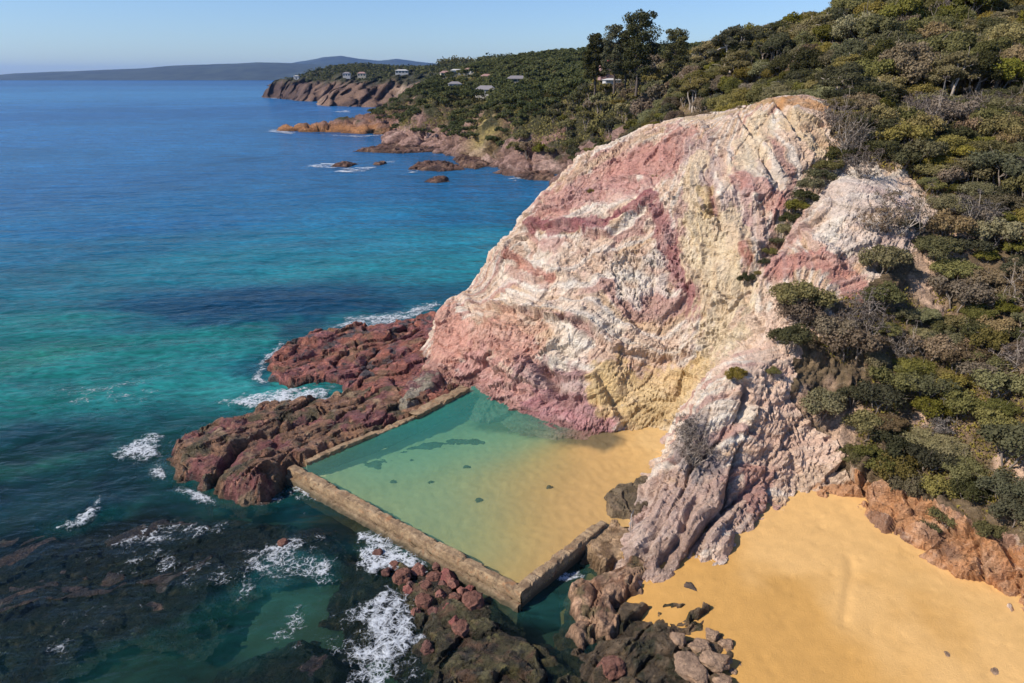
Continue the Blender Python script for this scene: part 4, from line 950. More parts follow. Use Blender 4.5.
foam([(200,412),(230,398),(300,380),(330,385),(260,395)], .6, 1.5, .3, 'thin foam spreading seaward of the wave between the shelves')
foam([(325,330),(350,316),(395,312),(440,300),(446,306),(425,318),(385,330),(350,334)], .85, 1.5, .4, 'white water along the far side of the red shelf', hump=.2)
foam([(330,326),(380,310),(440,298),(452,296),(440,312),(380,328)], .62, 2., .4, 'lacy foam off the far end of the red shelf')
foam([(256,378),(262,358),(278,342),(290,338),(284,350),(270,365),(264,380)], .85, 1.0, .3, 'foam on the seaward tip of the red shelf', hump=.15)
foam([(50,532),(70,522),(92,508),(100,496),(105,500),(102,516),(86,530),(60,535)], .98, .7, .22, 'small wave breaking white over the left reef', hump=.4)
foam([(280,492),(300,484),(316,490),(316,502),(296,502)], .85, .8, .2, 'white splash at the outer corner of the pool wall', .1, .2)
foam([(95,545),(130,520),(180,512),(235,520),(240,540),(180,545),(120,556)], .72, 1.5, .25, 'lacy foam along the edge of the dark kelp reef')
foam([(228,606),(225,560),(260,530),(320,530),(350,560),(340,590),(280,590),(250,612)], .80, 2.2, .22, 'lacy swirl of foam left of the front wall')
foam([(352,570),(356,536),(372,528),(405,548),(432,568),(428,578),(400,572),(370,580)], 1.02, .8, .18, 'thick white foam against the long front wall', .12, .25)
foam([(330,640),(345,612),(380,590),(415,588),(426,620),(424,650),(405,672),(380,700),(340,700),(345,660),(365,630)], .92, 1.1, .18, 'thick white foam surging over the weedy reef', .12, .2)
foam([(300,690),(320,640),(340,600),(400,580),(440,600),(430,690)], .68, 2.0, .2, 'thin foam web around the thick foreground surge')
foam([(430,590),(480,600),(520,620),(500,640),(430,620)], .42, .9, .2, 'foam traces between the red boulders')
foam([(548,584),(560,572),(582,570),(588,578),(570,584)], .95, .45, .15, 'white wash in the gap behind the short wall')
foam([(530,610),(560,590),(575,600),(555,630)], .5, .9, .18, 'faint foam in the green gully by the pool corner')
foam([(60,560),(140,540),(230,548),(300,580),(240,600),(140,590)], .66, 2., .22, 'web of thin foam lines over the dark kelp reef')
foam([(240,640),(270,600),(330,590),(335,625),(290,665)], .66, 1.8, .22, 'thin foam strands below the lacy swirl')
foam([(20,400),(60,385),(140,370),(190,385),(150,410),(60,415)], .60, 3., .4, 'faint foam streaks drifting on the green water')
foam([(240,520),(300,505),(350,515),(360,530),(300,528)], .5, 1.2, .22, 'thin foam below the pool corner')
foam([(0,650),(60,600),(180,575),(230,600),(120,640),(40,683)], .55, 2., .3, 'faint foam specks over the kelp reef')
def edge_foam(px, z0, label, dens=.8):
    poly = [tuple(PZ(u, v, z0)[:2]) for u, v in px]; xs = [p[0] for p in poly]; ys = [p[1] for p in poly]
    X, Y = np.meshgrid(np.arange(min(xs)-3, max(xs)+3, .2), np.arange(min(ys)-3, max(ys)+3, .2))
    d = polydist(poly, X, Y)*np.where(inpoly(poly, X, Y), 1, -1)+.3
    k = np.where(d > -.3, sstep(1., -.2, d), np.exp(-((d+.3)/1.3)**2))*dens*(.85+.5*fbm(V3(X, Y, 4), 3, .18))
    keep = ((k > .05) & ~inpoly(PB, X, Y) & (d < 1.2))[:-1, :-1]
    tag(link('sea_foam', grid_mesh('sea_foam', np.stack([X, Y, sea_z(X, Y)+.06], -1), keep, attrs={'Op': k}), M['foam']), label, 'foam', None, 'stuff')
edge_foam(S1, .1, 'thin broken foam hugging the edge of the red shelf')
edge_foam(S2, .1, 'thin broken foam hugging the edge of the brown shelf')
for px, lab in [([(295,168),(320,163),(345,164),(335,169)], 'small breaker seaward of the cove rocks'), ([(325,172),(345,168),(385,166),(368,172),(345,175)], 'second small breaker nearer the camera'), ([(370,164),(395,160),(400,163)], 'breaker beside the tiny cove rock'),
                ([(262,132),(280,128),(300,133),(290,135)], 'white water at the tip of the orange point'), ([(262,98),(272,95),(280,99)], 'white water at the foot of the far headland'), ([(400,175),(410,170),(430,172)], 'breaker at the flat dark rock'),
                ([(330,112),(350,110),(352,113)], 'foam line under the far headland'), ([(505,178),(520,174),(530,178),(515,182)], 'small wash on the stony ledge'), ([(300,134),(360,136),(400,134),(360,138)], 'thin foam along the orange point')]:
    foam(px, .98, 3.2, .6, lab, .3)
print('sea ok')
# ---------------------------------------------------------------- plants
def leaves(cen, rad, n, size, r, up=.25, inner=.25):
    """n small leaf sprays spread through an ellipsoid shell"""
    d = r.normal(size=(n, 3)); d[:, 2] += up; d /= np.linalg.norm(d, axis=1)[:, None]
    rr = np.where(r.random(n) < inner, r.uniform(.3, .85, n), r.uniform(.82, 1.08, n))
    lump = 1+.5*perlin(d*2.1+cen*3.1+5)
    c = np.asarray(cen)+d*np.asarray(rad)*(rr*lump)[:, None]
    a = r.normal(size=(n, 3)); a /= np.linalg.norm(a, axis=1)[:, None]
    nn_ = d*.9+r.normal(size=(n, 3))*.6; b = np.cross(a, nn_); b /= np.linalg.norm(b, axis=1)[:, None]+1e-9; a = np.cross(nn_, b); a /= np.linalg.norm(a, axis=1)[:, None]+1e-9
    s = size*r.uniform(.6, 1.35, n)[:, None]
    q = np.stack([c-a*s*.5, c+b*s*.32, c+a*s*.5, c-b*s*.32], 1)
    return q.reshape(-1, 3)
def quad_mesh(name, V, mat):
    me = raw_mesh(name, V, np.arange(len(V)).reshape(-1, 4), False); me.materials.append(mat); return me
def limb(mb, a, b, r0, r1, r, n=5, sag=.12):
    a = np.array(a, float); b = np.array(b, float); L = np.linalg.norm(b-a); pts = []
    for k in range(n):
        t = k/(n-1); p = a+(b-a)*t+r.normal(size=3)*L*sag*.4*math.sin(PI*t); p[2] += L*.06*math.sin(PI*t); pts.append(p)
    mb.tube(pts, [r0+(r1-r0)*k/(n-1) for k in range(n)], 5); return pts
def make_tree(kind, seed, matl, bark, h=6., w=3.2, lobes=12, n=620, size=.24, flat=.55, stem_h=.45, lean=.0, per=.55):
    r = np.random.default_rng(seed); cs = []; V = []
    for k in range(lobes):
        a = 2.4*k+r.uniform(-.4, .4); rr = w*math.sqrt((k+.5)/lobes)*.85
        z = h*(1-flat*.5*(rr/w)**2)-h*r.uniform(.10, .30)
        R = w*r.uniform(.2, .42); cs.append((np.array([rr*math.cos(a)+lean*h, rr*math.sin(a), z]), R))
        V.append(leaves(cs[-1][0], (R, R, R*per), n, size, r))
    mb = MB(); ns = 3 if h > 3 else 4
    base = []
    for s in range(ns):
        a = s*2*PI/ns+r.uniform(0, 1); top = np.array([lean*h*.6+w*.3*math.cos(a), w*.3*math.sin(a), h*stem_h])
        base.append(limb(mb, (w*.05*math.cos(a), w*.05*math.sin(a), -.8), top, h*.032, h*.02, r)[-1])
    for c, R in cs:
        b = min(base, key=lambda q: np.hypot(*(q-c)[:2]))
        limb(mb, b, c, h*.017, h*.006, r)
        for _ in range(2): limb(mb, b+(c-b)*r.uniform(.3, .8), c+r.normal(size=3)*R*.7, h*.008, h*.003, r, 4)
    return (quad_mesh(kind+'_crown', np.concatenate(V), M[matl]), mb.mesh('trunk', True)), bark
def make_bare(seed, h=3., w=2.2, mat='leaf_grey'):
    r = np.random.default_rng(seed); mb = MB(); V = []
    for s in range(9):
        a = r.uniform(0, 6.28); top = np.array([w*r.uniform(.2, .9)*math.cos(a), w*r.uniform(.2, .9)*math.sin(a), h*r.uniform(.5, .95)])
        pts = limb(mb, (0, 0, -.4), top, h*.02, h*.008, r, 5, .25)
        for _ in range(9):
            q = pts[r.integers(1, 5)]; e = q+r.normal(size=3)*w*.28+np.array([0, 0, .2*h]); limb(mb, q, e, h*.006, h*.003, r, 3, .2)
            V.append(leaves(e, (w*.16, w*.16, w*.1), 26, .16, r, 0, .6))
    return (quad_mesh('twigs', np.concatenate(V), M[mat]), mb.mesh('trunk', True)), 'bark_pale'
def make_pine(seed, h=18., w=6., mat='leaf_dark', tiers=16, size=.5):
    r = np.random.default_rng(seed); mb = MB(); V = []
    limb(mb, (0, 0, -1), (.3, 0, h*.95), h*.022, h*.005, r, 8, .03)
    for k in range(tiers*3):
        t = .30+.70*(k/(tiers*3-1)); a = 2.4*k+r.uniform(-.5, .5); R = w*math.sqrt(max(0., 1-((t-.58)/.46)**2))*r.uniform(.35, 1.)*.85
        c = np.array([R*math.cos(a), R*math.sin(a), h*t+.05*h*r.uniform(-1, .3)]); limb(mb, (0, 0, h*(t-.12)), c, h*.007, h*.002, r, 4)
        rr = w*r.uniform(.17, .33); V.append(leaves(c, (rr, rr, rr*.62), 200, size, r))
    return (quad_mesh('pine_crown', np.concatenate(V), M[mat]), mb.mesh('trunk', True)), 'bark_dark'
PROTO = {
 'tea_tree': [make_tree('tea', 200+k, ['leaf_olive', 'leaf_olive', 'leaf_green', 'leaf_brown'][k], 'bark', 6, 3.4, 18, 640, .25, .45, .45, [0, .1, -.08, .06][k], .75) for k in range(4)],
 'banksia_tree': [make_tree('banksia', 210+k, ['leaf_green', 'leaf_green', 'leaf_dark'][k], 'bark', 7, 2.8, 12, 800, .27, .4, .45, 0, .8) for k in range(3)],
 'wattle_tree': [make_tree('wattle', 270+k, ['leaf_olive', 'leaf_green', 'leaf_brown'][k], 'bark', 6, 3.0, 14, 700, .25, .45, .4, 0, .7) for k in range(3)],
 'gum_tree': [make_tree('gum', 220+k, ['leaf_olive', 'leaf_dark', 'leaf_olive'][k], 'bark_pale', 10, 4.2, 15, 620, .34, .75, .55, [0, .1, -.1][k], .42) for k in range(3)],
 'shrub': [make_tree('shrub', 230+k, ['leaf_olive', 'leaf_green', 'leaf_dark', 'leaf_brown'][k], 'bark', 2., 1.5, 9, 520, .15, .5, .3, 0, .75) for k in range(4)],
 'dry_bush': [make_bare(240+k, mat=['leaf_grey', 'leaf_brown', 'leaf_grey'][k]) for k in range(3)],
 'pine_tree': [make_pine(250, 18, 5.5), make_pine(251, 18, 6.2), make_pine(252, 14, 4.)],
 'coastal_tree': [make_tree('coastal', 260+k, ['leaf_olive', 'leaf_green', 'leaf_dark', 'leaf_brown'][k], 'bark', 6, 3.4, 9, 150, .62, .5, .4, 0, .7) for k in range(4)],
}
for k_, l_ in PROTO.items():
    for (c, t), b in l_:
        if not t.materials: t.materials.append(M[b])
LEAFW = {'leaf_olive': 'olive', 'leaf_green': 'green', 'leaf_dark': 'dark green', 'leaf_brown': 'brownish', 'leaf_grey': 'grey twiggy'}
protos = {}
def plant(kind, var, x, y, z, s, label, group=None, cat=None, sz=None):
    (cm, tm), b = PROTO[kind][var]
    cat = cat or {'wattle_tree': 'tree', 'tea_tree': 'tree', 'banksia_tree': 'tree', 'gum_tree': 'tree', 'coastal_tree': 'tree', 'pine_tree': 'pine tree', 'shrub': 'shrub', 'dry_bush': 'shrub'}[kind]
    r = bpy.data.objects.new(kind, None); COL.objects.link(r); r.empty_display_size = .3
    r.location = (x, y, z); r.rotation_euler = (0, 0, random.uniform(0, 6.28)); r.scale = (s, s, s*(sz or random.uniform(.85, 1.15)))
    key = (kind, var)
    if key not in protos:
        c = bpy.data.objects.new('twigs' if kind == 'dry_bush' else 'crown', cm); t = bpy.data.objects.new('trunk', tm)
        protos[key] = (c, t)
    else: c, t = [o.copy() for o in protos[key]]
    COL.objects.link(c); COL.objects.link(t); c.parent = r; t.parent = r
    tag(r, label, cat, group); return r
def hidden(x, y, z, hf_=hgrid, n=70):
    t = np.linspace(.25, .93, n); h = hf_(x*t, y*t); return bool((h > H+(z-H)*t+.3).any())
placed = []
def too_close(x, y, d):
    return any((x-a)**2+(y-b)**2 < ((d+e)*.5)**2 for a, b, e in placed)
# --- single plants on the cliff, each its own label
def on_cliff(kind, var, u, v, s, label, sz=None, sink=.1):
    q = cast(u, v)
    if q is None: return
    placed.append((q[0], q[1], s*2.2)); return plant(kind, var, q[0], q[1], q[2]-sink, s, label, sz=sz)
on_cliff('shrub', 0, 801, 318, 2.1, 'large olive shrub standing alone on the pink slope right of the main cliff face', .95)
on_cliff('shrub', 3, 800, 330, 1.5, 'brownish shrub tucked under the large lone olive shrub')
on_cliff('shrub', 2, 790, 352, 1.5, 'dark green shrub on the bare edge left of the thicket')
on_cliff('shrub', 0, 734, 382, .75, 'little round olive bush by itself on the cream rock above the buttress')
on_cliff('dry_bush', 0, 695, 462, 1.0, 'grey dead bush on top of the fluted buttress')
on_cliff('dry_bush', 2, 686, 440, .7, 'smaller grey dead bush above the one on the buttress')
on_cliff('shrub', 0, 654, 178, .32, 'tiny green tuft high on the pink part of the cliff')
on_cliff('shrub', 0, 590, 195, .45, 'tiny olive tuft low on the seaward ridge of the cliff')
on_cliff('shrub', 3, 708, 214, .35, 'tiny brown tuft on the yellow streak of the cliff')
on_cliff('shrub', 1, 773, 375, .5, 'small green sprig on the rock left of the thicket')
on_cliff('dry_bush', 1, 893, 238, 1.3, 'low spreading dark bush on the pale upper rock face')
on_cliff('dry_bush', 1, 872, 236, .9, 'sparse branching bush left of the low spreading one on the pale rock')
on_cliff('shrub', 2, 906, 232, .9, 'dark green shrub right of the spreading bush on the pale rock')
on_cliff('dry_bush', 0, 846, 165, 1.2, 'bare grey branching bush at the top of the green gully')
on_cliff('dry_bush', 2, 862, 180, 1.1, 'bare grey bush at the upper corner of the pale rock')
on_cliff('dry_bush', 0, 835, 130, 1.2, 'bare grey bush at the right end of the cliff crest')
for i, (u, v, s) in enumerate([(838,165,1.0),(828,176,.95),(818,186,.9),(810,196,.85),(803,206,.8),(796,215,.75),(789,226,.65),(782,236,.6),(776,246,.5),(770,256,.42),(764,266,.35),(758,276,.28),(746,284,.5)]):
    q = cast(u, v)
    if q is not None: plant('shrub', [2, 1, 2, 0][i % 4], q[0], q[1], q[2]-.1, s*1.35, 'green shrub in the narrow planted gully line down the cliff', 'shrubs in the gully line down the cliff')
for i, (u, v, s, va) in enumerate([(945,525,.9,1),(928,535,.6,2),(985,540,.8,1),(1012,525,1.3,2),(935,500,1.1,0),(1000,500,1.2,2)]):
    on_cliff('shrub', va, u, v, s, ['small green bush half way along the orange rock foot', 'low dark bush just above the sand on the orange foot', 'green bush on the right part of the orange rock foot', 'dark bush at the right edge above the beach', 'olive bush at the lower rim of the thicket', 'dark bush at the lower right rim of the thicket'][i])
# --- scattered wood on the hillside
NEARPOLY = BARE
cnt = {}
def region(x, y, z):
    u, v = proj(x, y, z)
    if y < 100 and v > 330: return 'low', 'on the steep slope above the beach'
    if y < 112: return 'mid', 'on the slope right of the pale rock face'
    if u > 830: return 'top', 'on the hill at the upper right'
    return 'back', 'in the wood behind the cliff crest'
cands = []
for _ in range(18000):
    x = rng.uniform(18, 150); y = rng.uniform(44, 245); cands.append((x, y))
cands.sort(key=lambda q: q[1]+(q[0]*.6)); nt_ = 0; rr_ = random.Random(3)
for x, y in cands:
    z = float(hgrid(x, y)); u, v = proj(x, y, z)
    if z < 3.0 or u > 1110 or v > 640 or u < 500: continue
    if y < 118 and inpoly(BARE, np.array([u]), np.array([v]))[0]: continue
    if y < 118 and float(fbm(np.array([[x, y, 0]])+50, 3, .13)[0]) > .33 and rr_.random() < .85: continue
    if x < 30 and y < 112: continue
    rg, where = region(x, y, z)
    if rg == 'low':
        kind = rr_.choices(['shrub', 'dry_bush', 'tea_tree'], [7, 1.2, 2.2])[0]; s = {'shrub': rr_.uniform(1.0, 2.1), 'dry_bush': rr_.uniform(.7, 1.1), 'tea_tree': rr_.uniform(.4, .7)}[kind]
    elif rg == 'mid':
        kind = rr_.choices(['shrub', 'dry_bush', 'tea_tree', 'banksia_tree'], [5, .9, 4, 1.5])[0]; s = {'shrub': rr_.uniform(1.3, 2.5), 'dry_bush': rr_.uniform(.8, 1.5), 'tea_tree': rr_.uniform(.55, 1.0), 'banksia_tree': rr_.uniform(.4, .6)}[kind]
    elif rg == 'top':
        kind = rr_.choices(['tea_tree', 'banksia_tree', 'wattle_tree', 'gum_tree', 'dry_bush'], [4, 2.5, 3, 1, .35])[0]; s = {'wattle_tree': rr_.uniform(.9, 1.7), 'tea_tree': rr_.uniform(1., 1.8), 'banksia_tree': rr_.uniform(.9, 1.6), 'gum_tree': rr_.uniform(.6, .95), 'dry_bush': rr_.uniform(1.3, 2.)}[kind]
    else:
        kind = rr_.choices(['tea_tree', 'banksia_tree', 'wattle_tree', 'gum_tree'], [3, 3, 4, 1.3 if y > 160 else .2])[0]; bg_ = 1.18 if y > 145 else 1.; s = {'wattle_tree': rr_.uniform(.7, 1.1), 'tea_tree': rr_.uniform(.7, 1.15), 'banksia_tree': rr_.uniform(.65, 1.05), 'gum_tree': rr_.uniform(.6, .85)}[kind]*bg_
    wd = {'wattle_tree': 3.0, 'tea_tree': 3.4, 'banksia_tree': 2.8, 'gum_tree': 4.2, 'shrub': 1.5, 'dry_bush': 1.8}[kind]*s
    hh = {'wattle_tree': 6, 'tea_tree': 6, 'banksia_tree': 7, 'gum_tree': 10, 'shrub': 2, 'dry_bush': 3}[kind]*s
    pk = .80 if rg in ('low', 'mid') else .98
    if too_close(x, y, wd*pk): continue
    if hidden(x, y, z+hh): continue
    if cnt.get(kind, 0) >= 295:
        alt = [k for k in ('tea_tree', 'banksia_tree', 'wattle_tree') if cnt.get(k, 0) < 295]
        if not alt or kind in ('shrub', 'dry_bush', 'gum_tree'): continue
        kind = alt[0]
    placed.append((x, y, wd*pk)); var = rr_.randrange(len(PROTO[kind])); cnt[kind] = cnt.get(kind, 0)+1
    matn = PROTO[kind][var][0][0].materials[0].name.split('_')[0]
    if kind == 'dry_bush': matn = 'greyish' if var != 1 else 'brown'
    nm = {'wattle_tree': 'bushy wattle', 'tea_tree': 'spreading tea tree', 'banksia_tree': 'round crowned banksia', 'gum_tree': 'tall open gum tree', 'shrub': 'rounded shrub', 'dry_bush': 'dry twiggy bush'}[kind]
    tall = rg == 'back' or rg == 'top' or kind not in ('tea_tree', 'banksia_tree')
    plant(kind, var, x, y, z-(.15 if tall else 1.1*s), s, f'{matn} {nm} {where}', f'{nm}s {where}', sz=None if tall else .75)
print('plants', cnt)
def undergrowth(n, xr, yr, hf_, size, hgt, ok, label, mat):
    x = rng.uniform(*xr, n); y = rng.uniform(*yr, n); z = hf_(x, y); u, v = proj(x, y, z); k = ok(x, y, z, u, v); x, y, z = x[k], y[k], z[k]; m = len(x)
    pat = np.clip(fbm(V3(x, y, 9), 3, .25)+.35, .12, 1.); zz = z+rng.random(m)**1.5*hgt*pat
    c = np.stack([x, y, zz], -1); a = rng.normal(size=(m, 3)); a[:, 2] = np.abs(a[:, 2])+.4; a /= np.linalg.norm(a, axis=1)[:, None]; b = np.cross(a, rng.normal(size=(m, 3))); b /= np.linalg.norm(b, axis=1)[:, None]
    s_ = size*rng.uniform(.5, 1.5, m)[:, None]; q = np.stack([c-b*s_*.3, c-a*s_*.2, c+b*s_*.3, c+a*s_*.9], 1).reshape(-1, 3)
    tag(link('undergrowth', quad_mesh('undergrowth', q, M[mat])), label, 'undergrowth', None, 'stuff')
def ok1(x, y, z, u, v): return (z > 3.2) & (u > 560) & (u < 1100) & (v < 620) & ~(inpoly(BARE, u, v) & (y < 122)) & ~((x < 30) & (y < 112)) & (fbm(V3(x, y, 0)+50, 3, .13) < .36+.1*rng.random(len(x)))
undergrowth(260000, (24, 110), (44, 125), hgrid, .26, 1.3, ok1, 'tangled brown and olive undergrowth covering the slope between the shrubs', 'leaf_olive')
undergrowth(120000, (24, 110), (44, 125), hgrid, .22, 1.0, ok1, 'dry brownish scrub filling the gaps on the slope', 'leaf_brown')
undergrowth(120000, (18, 150), (125, 245), hgrid, .5, 1.8, ok1, 'undergrowth beneath the trees behind the cliff crest', 'leaf_olive')
def ok2(x, y, z, u, v): return (z > 7+6*rng.random(len(x))) & (u > 370) & (u < 700) & (((x+12)/12)**2+((y-385)/22)**2 > 1)
undergrowth(200000, (-115, 120), (250, 690), mf, .9, 2.6, ok2, 'low scrub covering the coast behind the cove', 'leaf_olive')
# --- skyline trees with a place of their own
def at_sky(kind, var, u, vtop, Y, h, label, group=None, s=None):
    hk = {'pine_tree': [18, 18, 14], 'gum_tree': [10]*3, 'tea_tree': [6]*4}[kind][var]; top = PY(u, vtop, Y); sc1 = h/hk*(1.2 if kind == 'gum_tree' else 1.)
    return plant(kind, var, top[0], top[1], top[2]-h, sc1, label, group, sz=1.)
at_sky('pine_tree', 1, 641, 13, 235, 23, 'tallest dark pine standing above the wood on the skyline')
at_sky('pine_tree', 0, 617, 27, 240, 19, 'dark pine close left of the tallest one')
at_sky('pine_tree', 2, 597, 36, 245, 17, 'narrow dark pine at the left end of the pine group')
at_sky('pine_tree', 1, 677, 30, 232, 16, 'thin crowned pine right of the tallest one')
at_sky('pine_tree', 0, 628, 34, 250, 16, 'dark pine behind the gap between the two tallest ones')
for u, vt, Y, h, l in [(732,30,178,11,'flat topped gum leftmost on the hilltop skyline'),(756,31,182,11,'flat topped gum second from left on the hilltop skyline'),(774,26,180,11.5,'tall spreading gum in the middle of the hilltop skyline'),(790,23,184,11,'gum just right of the tall spreading one on the hilltop skyline'),
    (808,22,178,10.5,'dark gum with open trunks towards the right of the hilltop skyline'),(832,19,172,11,'spreading gum above the right end of the cliff crest'),(704,44,186,9,'low gum next to the pines on the skyline'),(890,12,160,5,'small dark tree poking from the skyline slope'),(857,24,170,9,'gum where the skyline starts to climb to the right'),(720,38,190,10,'gum between the low one and the flat topped ones on the skyline')]:
    at_sky('gum_tree', random.randrange(3), u, vt, Y, h, l)
HOUSES = [(486, 480, 7), (517, 520, 6), (457, 640, 5), (470, 620, 3), (446, 660, 3), (488, 650, 3), (455, 560, 3), (489, 570, 3), (608, 330, 2), (613, 318, 5), (402, 1150, 12), (347, 1300, 10), (362, 1280, 8), (297, 1440, 6)]
def clear_of_house(u, y): return not any(abs(u-hu)<hw and hy-45*hy/500 < y < hy+8 for hu, hy, hw in HOUSES)
# --- mid coast trees
mgz = mf
placed = []; nmid = 0; stuffV = []; pv_ = {k: np.array([v.co[:] for v in PROTO['coastal_tree'][k][0][0].vertices]).reshape(-1, 4, 3) for k in range(4)}
cx = rng.uniform(-115, 260, 16000); cy = rng.uniform(225, 880, 16000)*1.0
cz = mf(cx, cy); cu, cv = proj(cx, cy, cz)
order = np.argsort(cy)
def hid2(x, y, z):
    t = np.linspace(.2, .97, 60); X = x*t; Y = y*t; h1 = np.where(Y < 248, hgrid(X, Y), -5)
    return bool((h1 > H+(z-H)*t+.5).any())
cell = {}
tmz = []
for i in order:
    x, y, z, u, v = cx[i], cy[i], cz[i], cu[i], cv[i]
    if z < 6 or u < 360 or u > 830 or y > 700: continue
    if not clear_of_house(u, y): continue
    dist = 4.4 if y < 420 else 5.4
    if z < 20 and perlin(np.array([[x*.03, y*.03, 1.]]))[0] > .22: continue
    if ((x+14)/6)**2+((y-388)/15)**2 < 1: continue
    key = (int(x//dist), int(y//dist))
    if any((x-a)**2+(y-b)**2 < dist**2 for dx in (-1, 0, 1) for dy in (-1, 0, 1) for a, b in cell.get((key[0]+dx, key[1]+dy), [])): continue
    if hid2(x, y, z+7): continue
    cell.setdefault(key, []).append((x, y)); s = rr_.uniform(.8, 1.55)*(1 if z > 22 else .8); var = rr_.choice([0, 1, 2, 2, 3, 0])
    if nmid < 280:
        nmid += 1; cn = ['olive', 'green', 'dark green', 'brownish'][var]
        where = 'on the slope behind the cove' if x < 40 else 'on the hill behind the cliff and cove'
        plant('coastal_tree', var, x, y, z-.8, s, f'{cn} bushy tree {where}', f'{cn} trees {where}')
    else:
        a = rr_.uniform(0, 6.28); R_ = np.array([[math.cos(a), -math.sin(a), 0], [math.sin(a), math.cos(a), 0], [0, 0, 1]])
        pick = rng.random(len(pv_[var])) < (.32 if y < 500 else .2); q = pv_[var][pick]; cc = q.mean(1, keepdims=True); q = cc+(q-cc)*(1.5 if y < 500 else 1.9)
        stuffV.append((q@R_.T*s+np.array([x, y, z-.8])).reshape(-1, 3))
if stuffV: tag(link('woodland', quad_mesh('woodland', np.concatenate(stuffV), M['leaf_far'])), 'dense far wood covering the coast behind the nearer trees', 'woodland', None, 'stuff')
print('mid trees', nmid, len(stuffV))
# far headland wood
V = []; r = rng; k = 0
hx = r.uniform(-460, 520, 9000); hy = r.uniform(690, 2000, 9000)
hi = (hx-0, hy); hz = ff(hx, hy); hu, hv = proj(hx, hy, hz)
for x, y, z, u in zip(hx, hy, hz, hu):
    if z < (24 if y > 900 else 10) or u < 285 or u > 700 or not clear_of_house(u, y): continue
    w = r.uniform(4, 8)*(1 if y > 900 else .7); tall = 9 if 478 < u < 512 and 1000 < y < 1400 else r.uniform(3, 6)
    zz = z+14*math.sin(min(z/30, 1)*PI) if z < 30 and y > 920 else z
    V.append(leaves(np.array([x, y, zz+tall*.6]), (w, w, tall), 26, 4.2, r, .4, .1)); k += 1
tag(link('far_woodland', quad_mesh('far_woodland', np.concatenate(V), M['leaf_far'])), 'dark wood on top of the far headland and town', 'woodland', None, 'stuff')
V = []
for _ in range(260):
    u = r.uniform(440, 520); Y = r.uniform(1250, 1350); hgt = 22*math.sin(PI*(u-430)/100)**.4; p = PY(u, 63, Y); p[2] = 66-r.uniform(0, 16); V.append(leaves(p, (9, 9, 7), 26, 4.5, r))
tag(link('tree_clump', quad_mesh('tree_clump', np.concatenate(V), M['leaf_dark'])), 'dark clump of tall trees on the skyline above the town', 'trees', None, 'stuff')
# ---------------------------------------------------------------- houses
def house(u, v, Y, w, d, h, wallm, roofm, label, rz=0., pitch=.35, nwin=3, group=None):
    p = PY(u, v, Y); g = float((hgrid if Y < 248 else mf if Y < 700 else ff)(p[0], Y)); p[2] = max(p[2], g+.3); e = empty('house', (p[0], p[1], p[2]), label, 'house', group, rz)
    mb = MB(); mb.box(-w/2, w/2, -d/2, d/2, -3, h); link('wall', mb.mesh('wall'), M[wallm], e)
    mb = MB(); o = .6; rh = d*.5*pitch+.3
    mb.add([(-w/2-o, -d/2-o, h), (w/2+o, -d/2-o, h), (w/2+o, d/2+o, h), (-w/2-o, d/2+o, h), (-w/2+d*.3, 0, h+rh), (w/2-d*.3, 0, h+rh), (-w/2-o, -d/2-o, h+.01), (w/2+o, -d/2-o, h+.01)],
           [(0, 1, 5, 4), (1, 2, 5), (2, 3, 4, 5), (3, 0, 4), (0, 3, 2, 1)]); link('roof', mb.mesh('roof'), M[roofm], e)
    for k in range(nwin):
        x = -w/2+w*(k+.5)/nwin; mb = MB(); mb.box(x-w*.09, x+w*.09, -d/2-.06, -d/2+.02, h*.35, h*.8); link('window', mb.mesh('window'), M['glass'], e)
    return e
house(486, 96, 480, 13, 9, 4, 'white_wall', 'grey_roof', 'grey roofed house with pale walls nearest above the yellow gully', -.1, .5, 4)
house(517, 85, 520, 14, 9, 2.6, 'cream_wall', 'grey_roof', 'long cream house with dark grey roof right of the nearest house', .1, .4, 4)
house(457, 79, 640, 11, 8, 5, 'white_wall', 'white_wall', 'bright white two storey house in the middle of the town', .1, .2, 3)
house(470, 82, 620, 9, 8, 3.5, 'white_wall', 'pink_roof', 'white house with pinkish roof right of the bright white one', -.2)
house(446, 77, 660, 10, 8, 3.5, 'cream_wall', 'pink_roof', 'cream house with pinkish roof left of the bright white one', .2)
house(488, 78, 650, 9, 8, 3, 'white_wall', 'grey_roof', 'white house below the dark clump of trees', .0)
house(455, 88, 560, 10, 8, 3, 'white_wall', 'grey_roof', 'small white house lowest on the slope of the town', .1)
house(489, 86, 570, 12, 8, 4, 'cream_wall', 'pink_roof', 'pinkish roofed house just above the nearest house', .1)
house(402, 74, 1150, 20, 14, 5, 'white_wall', 'white_wall', 'large white building on the skyline of the far headland', .1, .2, 4)
house(347, 77, 1300, 13, 12, 6, 'white_wall', 'grey_roof', 'white house among trees in the middle of the far headland', .1)
house(362, 77, 1280, 14, 12, 6, 'cream_wall', 'pink_roof', 'cream house right of the white one on the far headland', .1)
house(297, 81, 1440, 10, 10, 9, 'white_wall', 'white_wall', 'small white building on the tip of the far headland', .1, .2, 1)
house(608, 73, 330, 8, 6, 3.6, 'pink_roof', 'red_roof', 'red roofed house half hidden beneath the pines', .1, .5, 2)
house(613, 82, 318, 8, 6, .8, 'white_wall', 'white_wall', 'low white building in front of the red roofed house', .1, .15, 3)
house(768, 66, 195, 5, 5, 3.2, 'cream_wall', 'pink_roof', 'cream house glimpsed between the hilltop gums', .1, .3, 1)
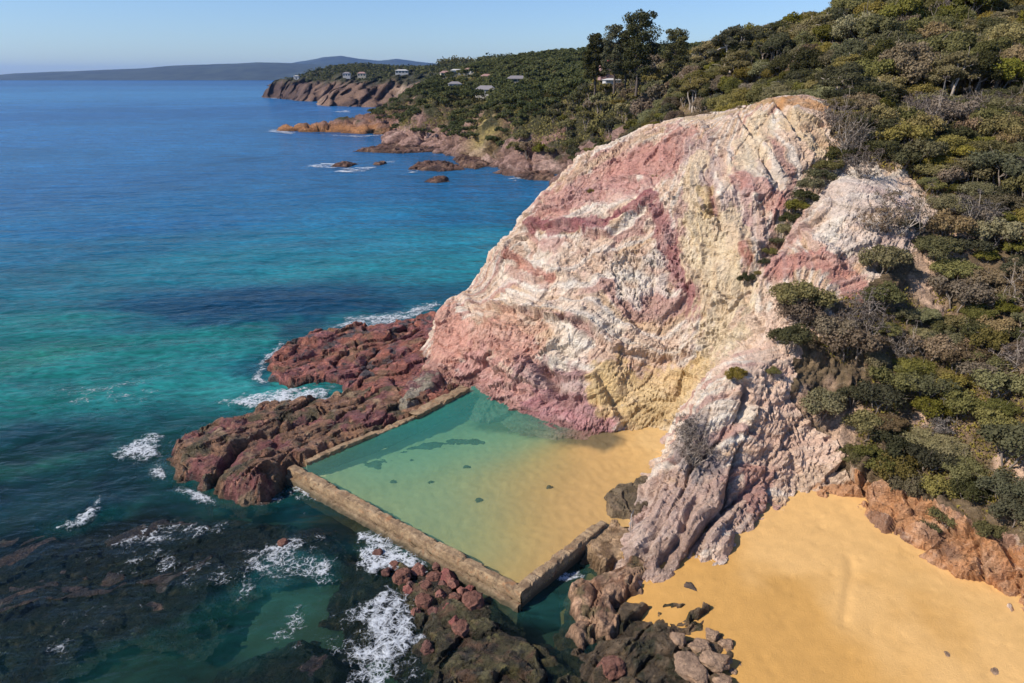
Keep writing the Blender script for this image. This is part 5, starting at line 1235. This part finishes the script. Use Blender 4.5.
# ---------------------------------------------------------------- air, sky, sun
hz_ = MB(); hz_.box(-27000, 27000, -500, 27000, -12, 400); hm = hz_.mesh('haze')
m, nt, nodes, L = newmat('haze_air'); vv = N(nt, 'ShaderNodeVolumePrincipled'); vv.inputs['Color'].default_value = (.2, .45, 1, 1); vv.inputs['Density'].default_value = HAZE = 2.6e-5; vv.inputs['Anisotropy'].default_value = .2
o_ = nt.nodes.new('ShaderNodeOutputMaterial'); L.new(vv.outputs[0], o_.inputs['Volume'])
hz = link('haze', hm, m); tag(hz, kind='stuff')
w = bpy.data.worlds.new('World'); sc.world = w; w.use_nodes = True; nt = w.node_tree; nt.nodes.clear()
SUN_AZ = math.radians(-109)         # clockwise from +Y (camera heading); sun to the left, slightly behind
SUN_EL = math.radians(39)
sky = nt.nodes.new('ShaderNodeTexSky'); sky.sky_type = 'NISHITA'; sky.sun_disc = False; sky.sun_elevation = SUN_EL; sky.sun_rotation = SUN_AZ; sky.air_density = 1.0; sky.dust_density = .3; sky.ozone_density = 3.
bg = nt.nodes.new('ShaderNodeBackground'); bg.inputs[1].default_value = .095
ow = nt.nodes.new('ShaderNodeOutputWorld'); nt.links.new(mixc(nt, sky.outputs[0], (.76, .90, 1.16), 1., 'MULTIPLY'), bg.inputs[0]); nt.links.new(bg.outputs[0], ow.inputs[0])
sd = bpy.data.lights.new('sun', 'SUN'); sd.energy = 4.5; sd.angle = math.radians(.5); sd.color = (1, .92, .80)
so = bpy.data.objects.new('sun', sd); COL.objects.link(so)
dv = Vector((math.sin(SUN_AZ)*math.cos(SUN_EL), math.cos(SUN_AZ)*math.cos(SUN_EL), math.sin(SUN_EL)))
so.rotation_euler = dv.to_track_quat('Z', 'Y').to_euler()
sc.view_settings.view_transform = 'Standard'; sc.view_settings.look = 'None'; sc.view_settings.exposure = .42; sc.view_settings.gamma = 1; sc.view_settings.use_curve_mapping = False
sc.render.engine = 'CYCLES'
cy_ = sc.cycles; cy_.max_bounces = 6; cy_.diffuse_bounces = 2; cy_.glossy_bounces = 2; cy_.transmission_bounces = 2; cy_.transparent_max_bounces = 10; cy_.volume_bounces = 0; cy_.caustics_reflective = False; cy_.caustics_refractive = False
cy_.use_denoising = True; cy_.use_adaptive_sampling = True; cy_.adaptive_threshold = .02
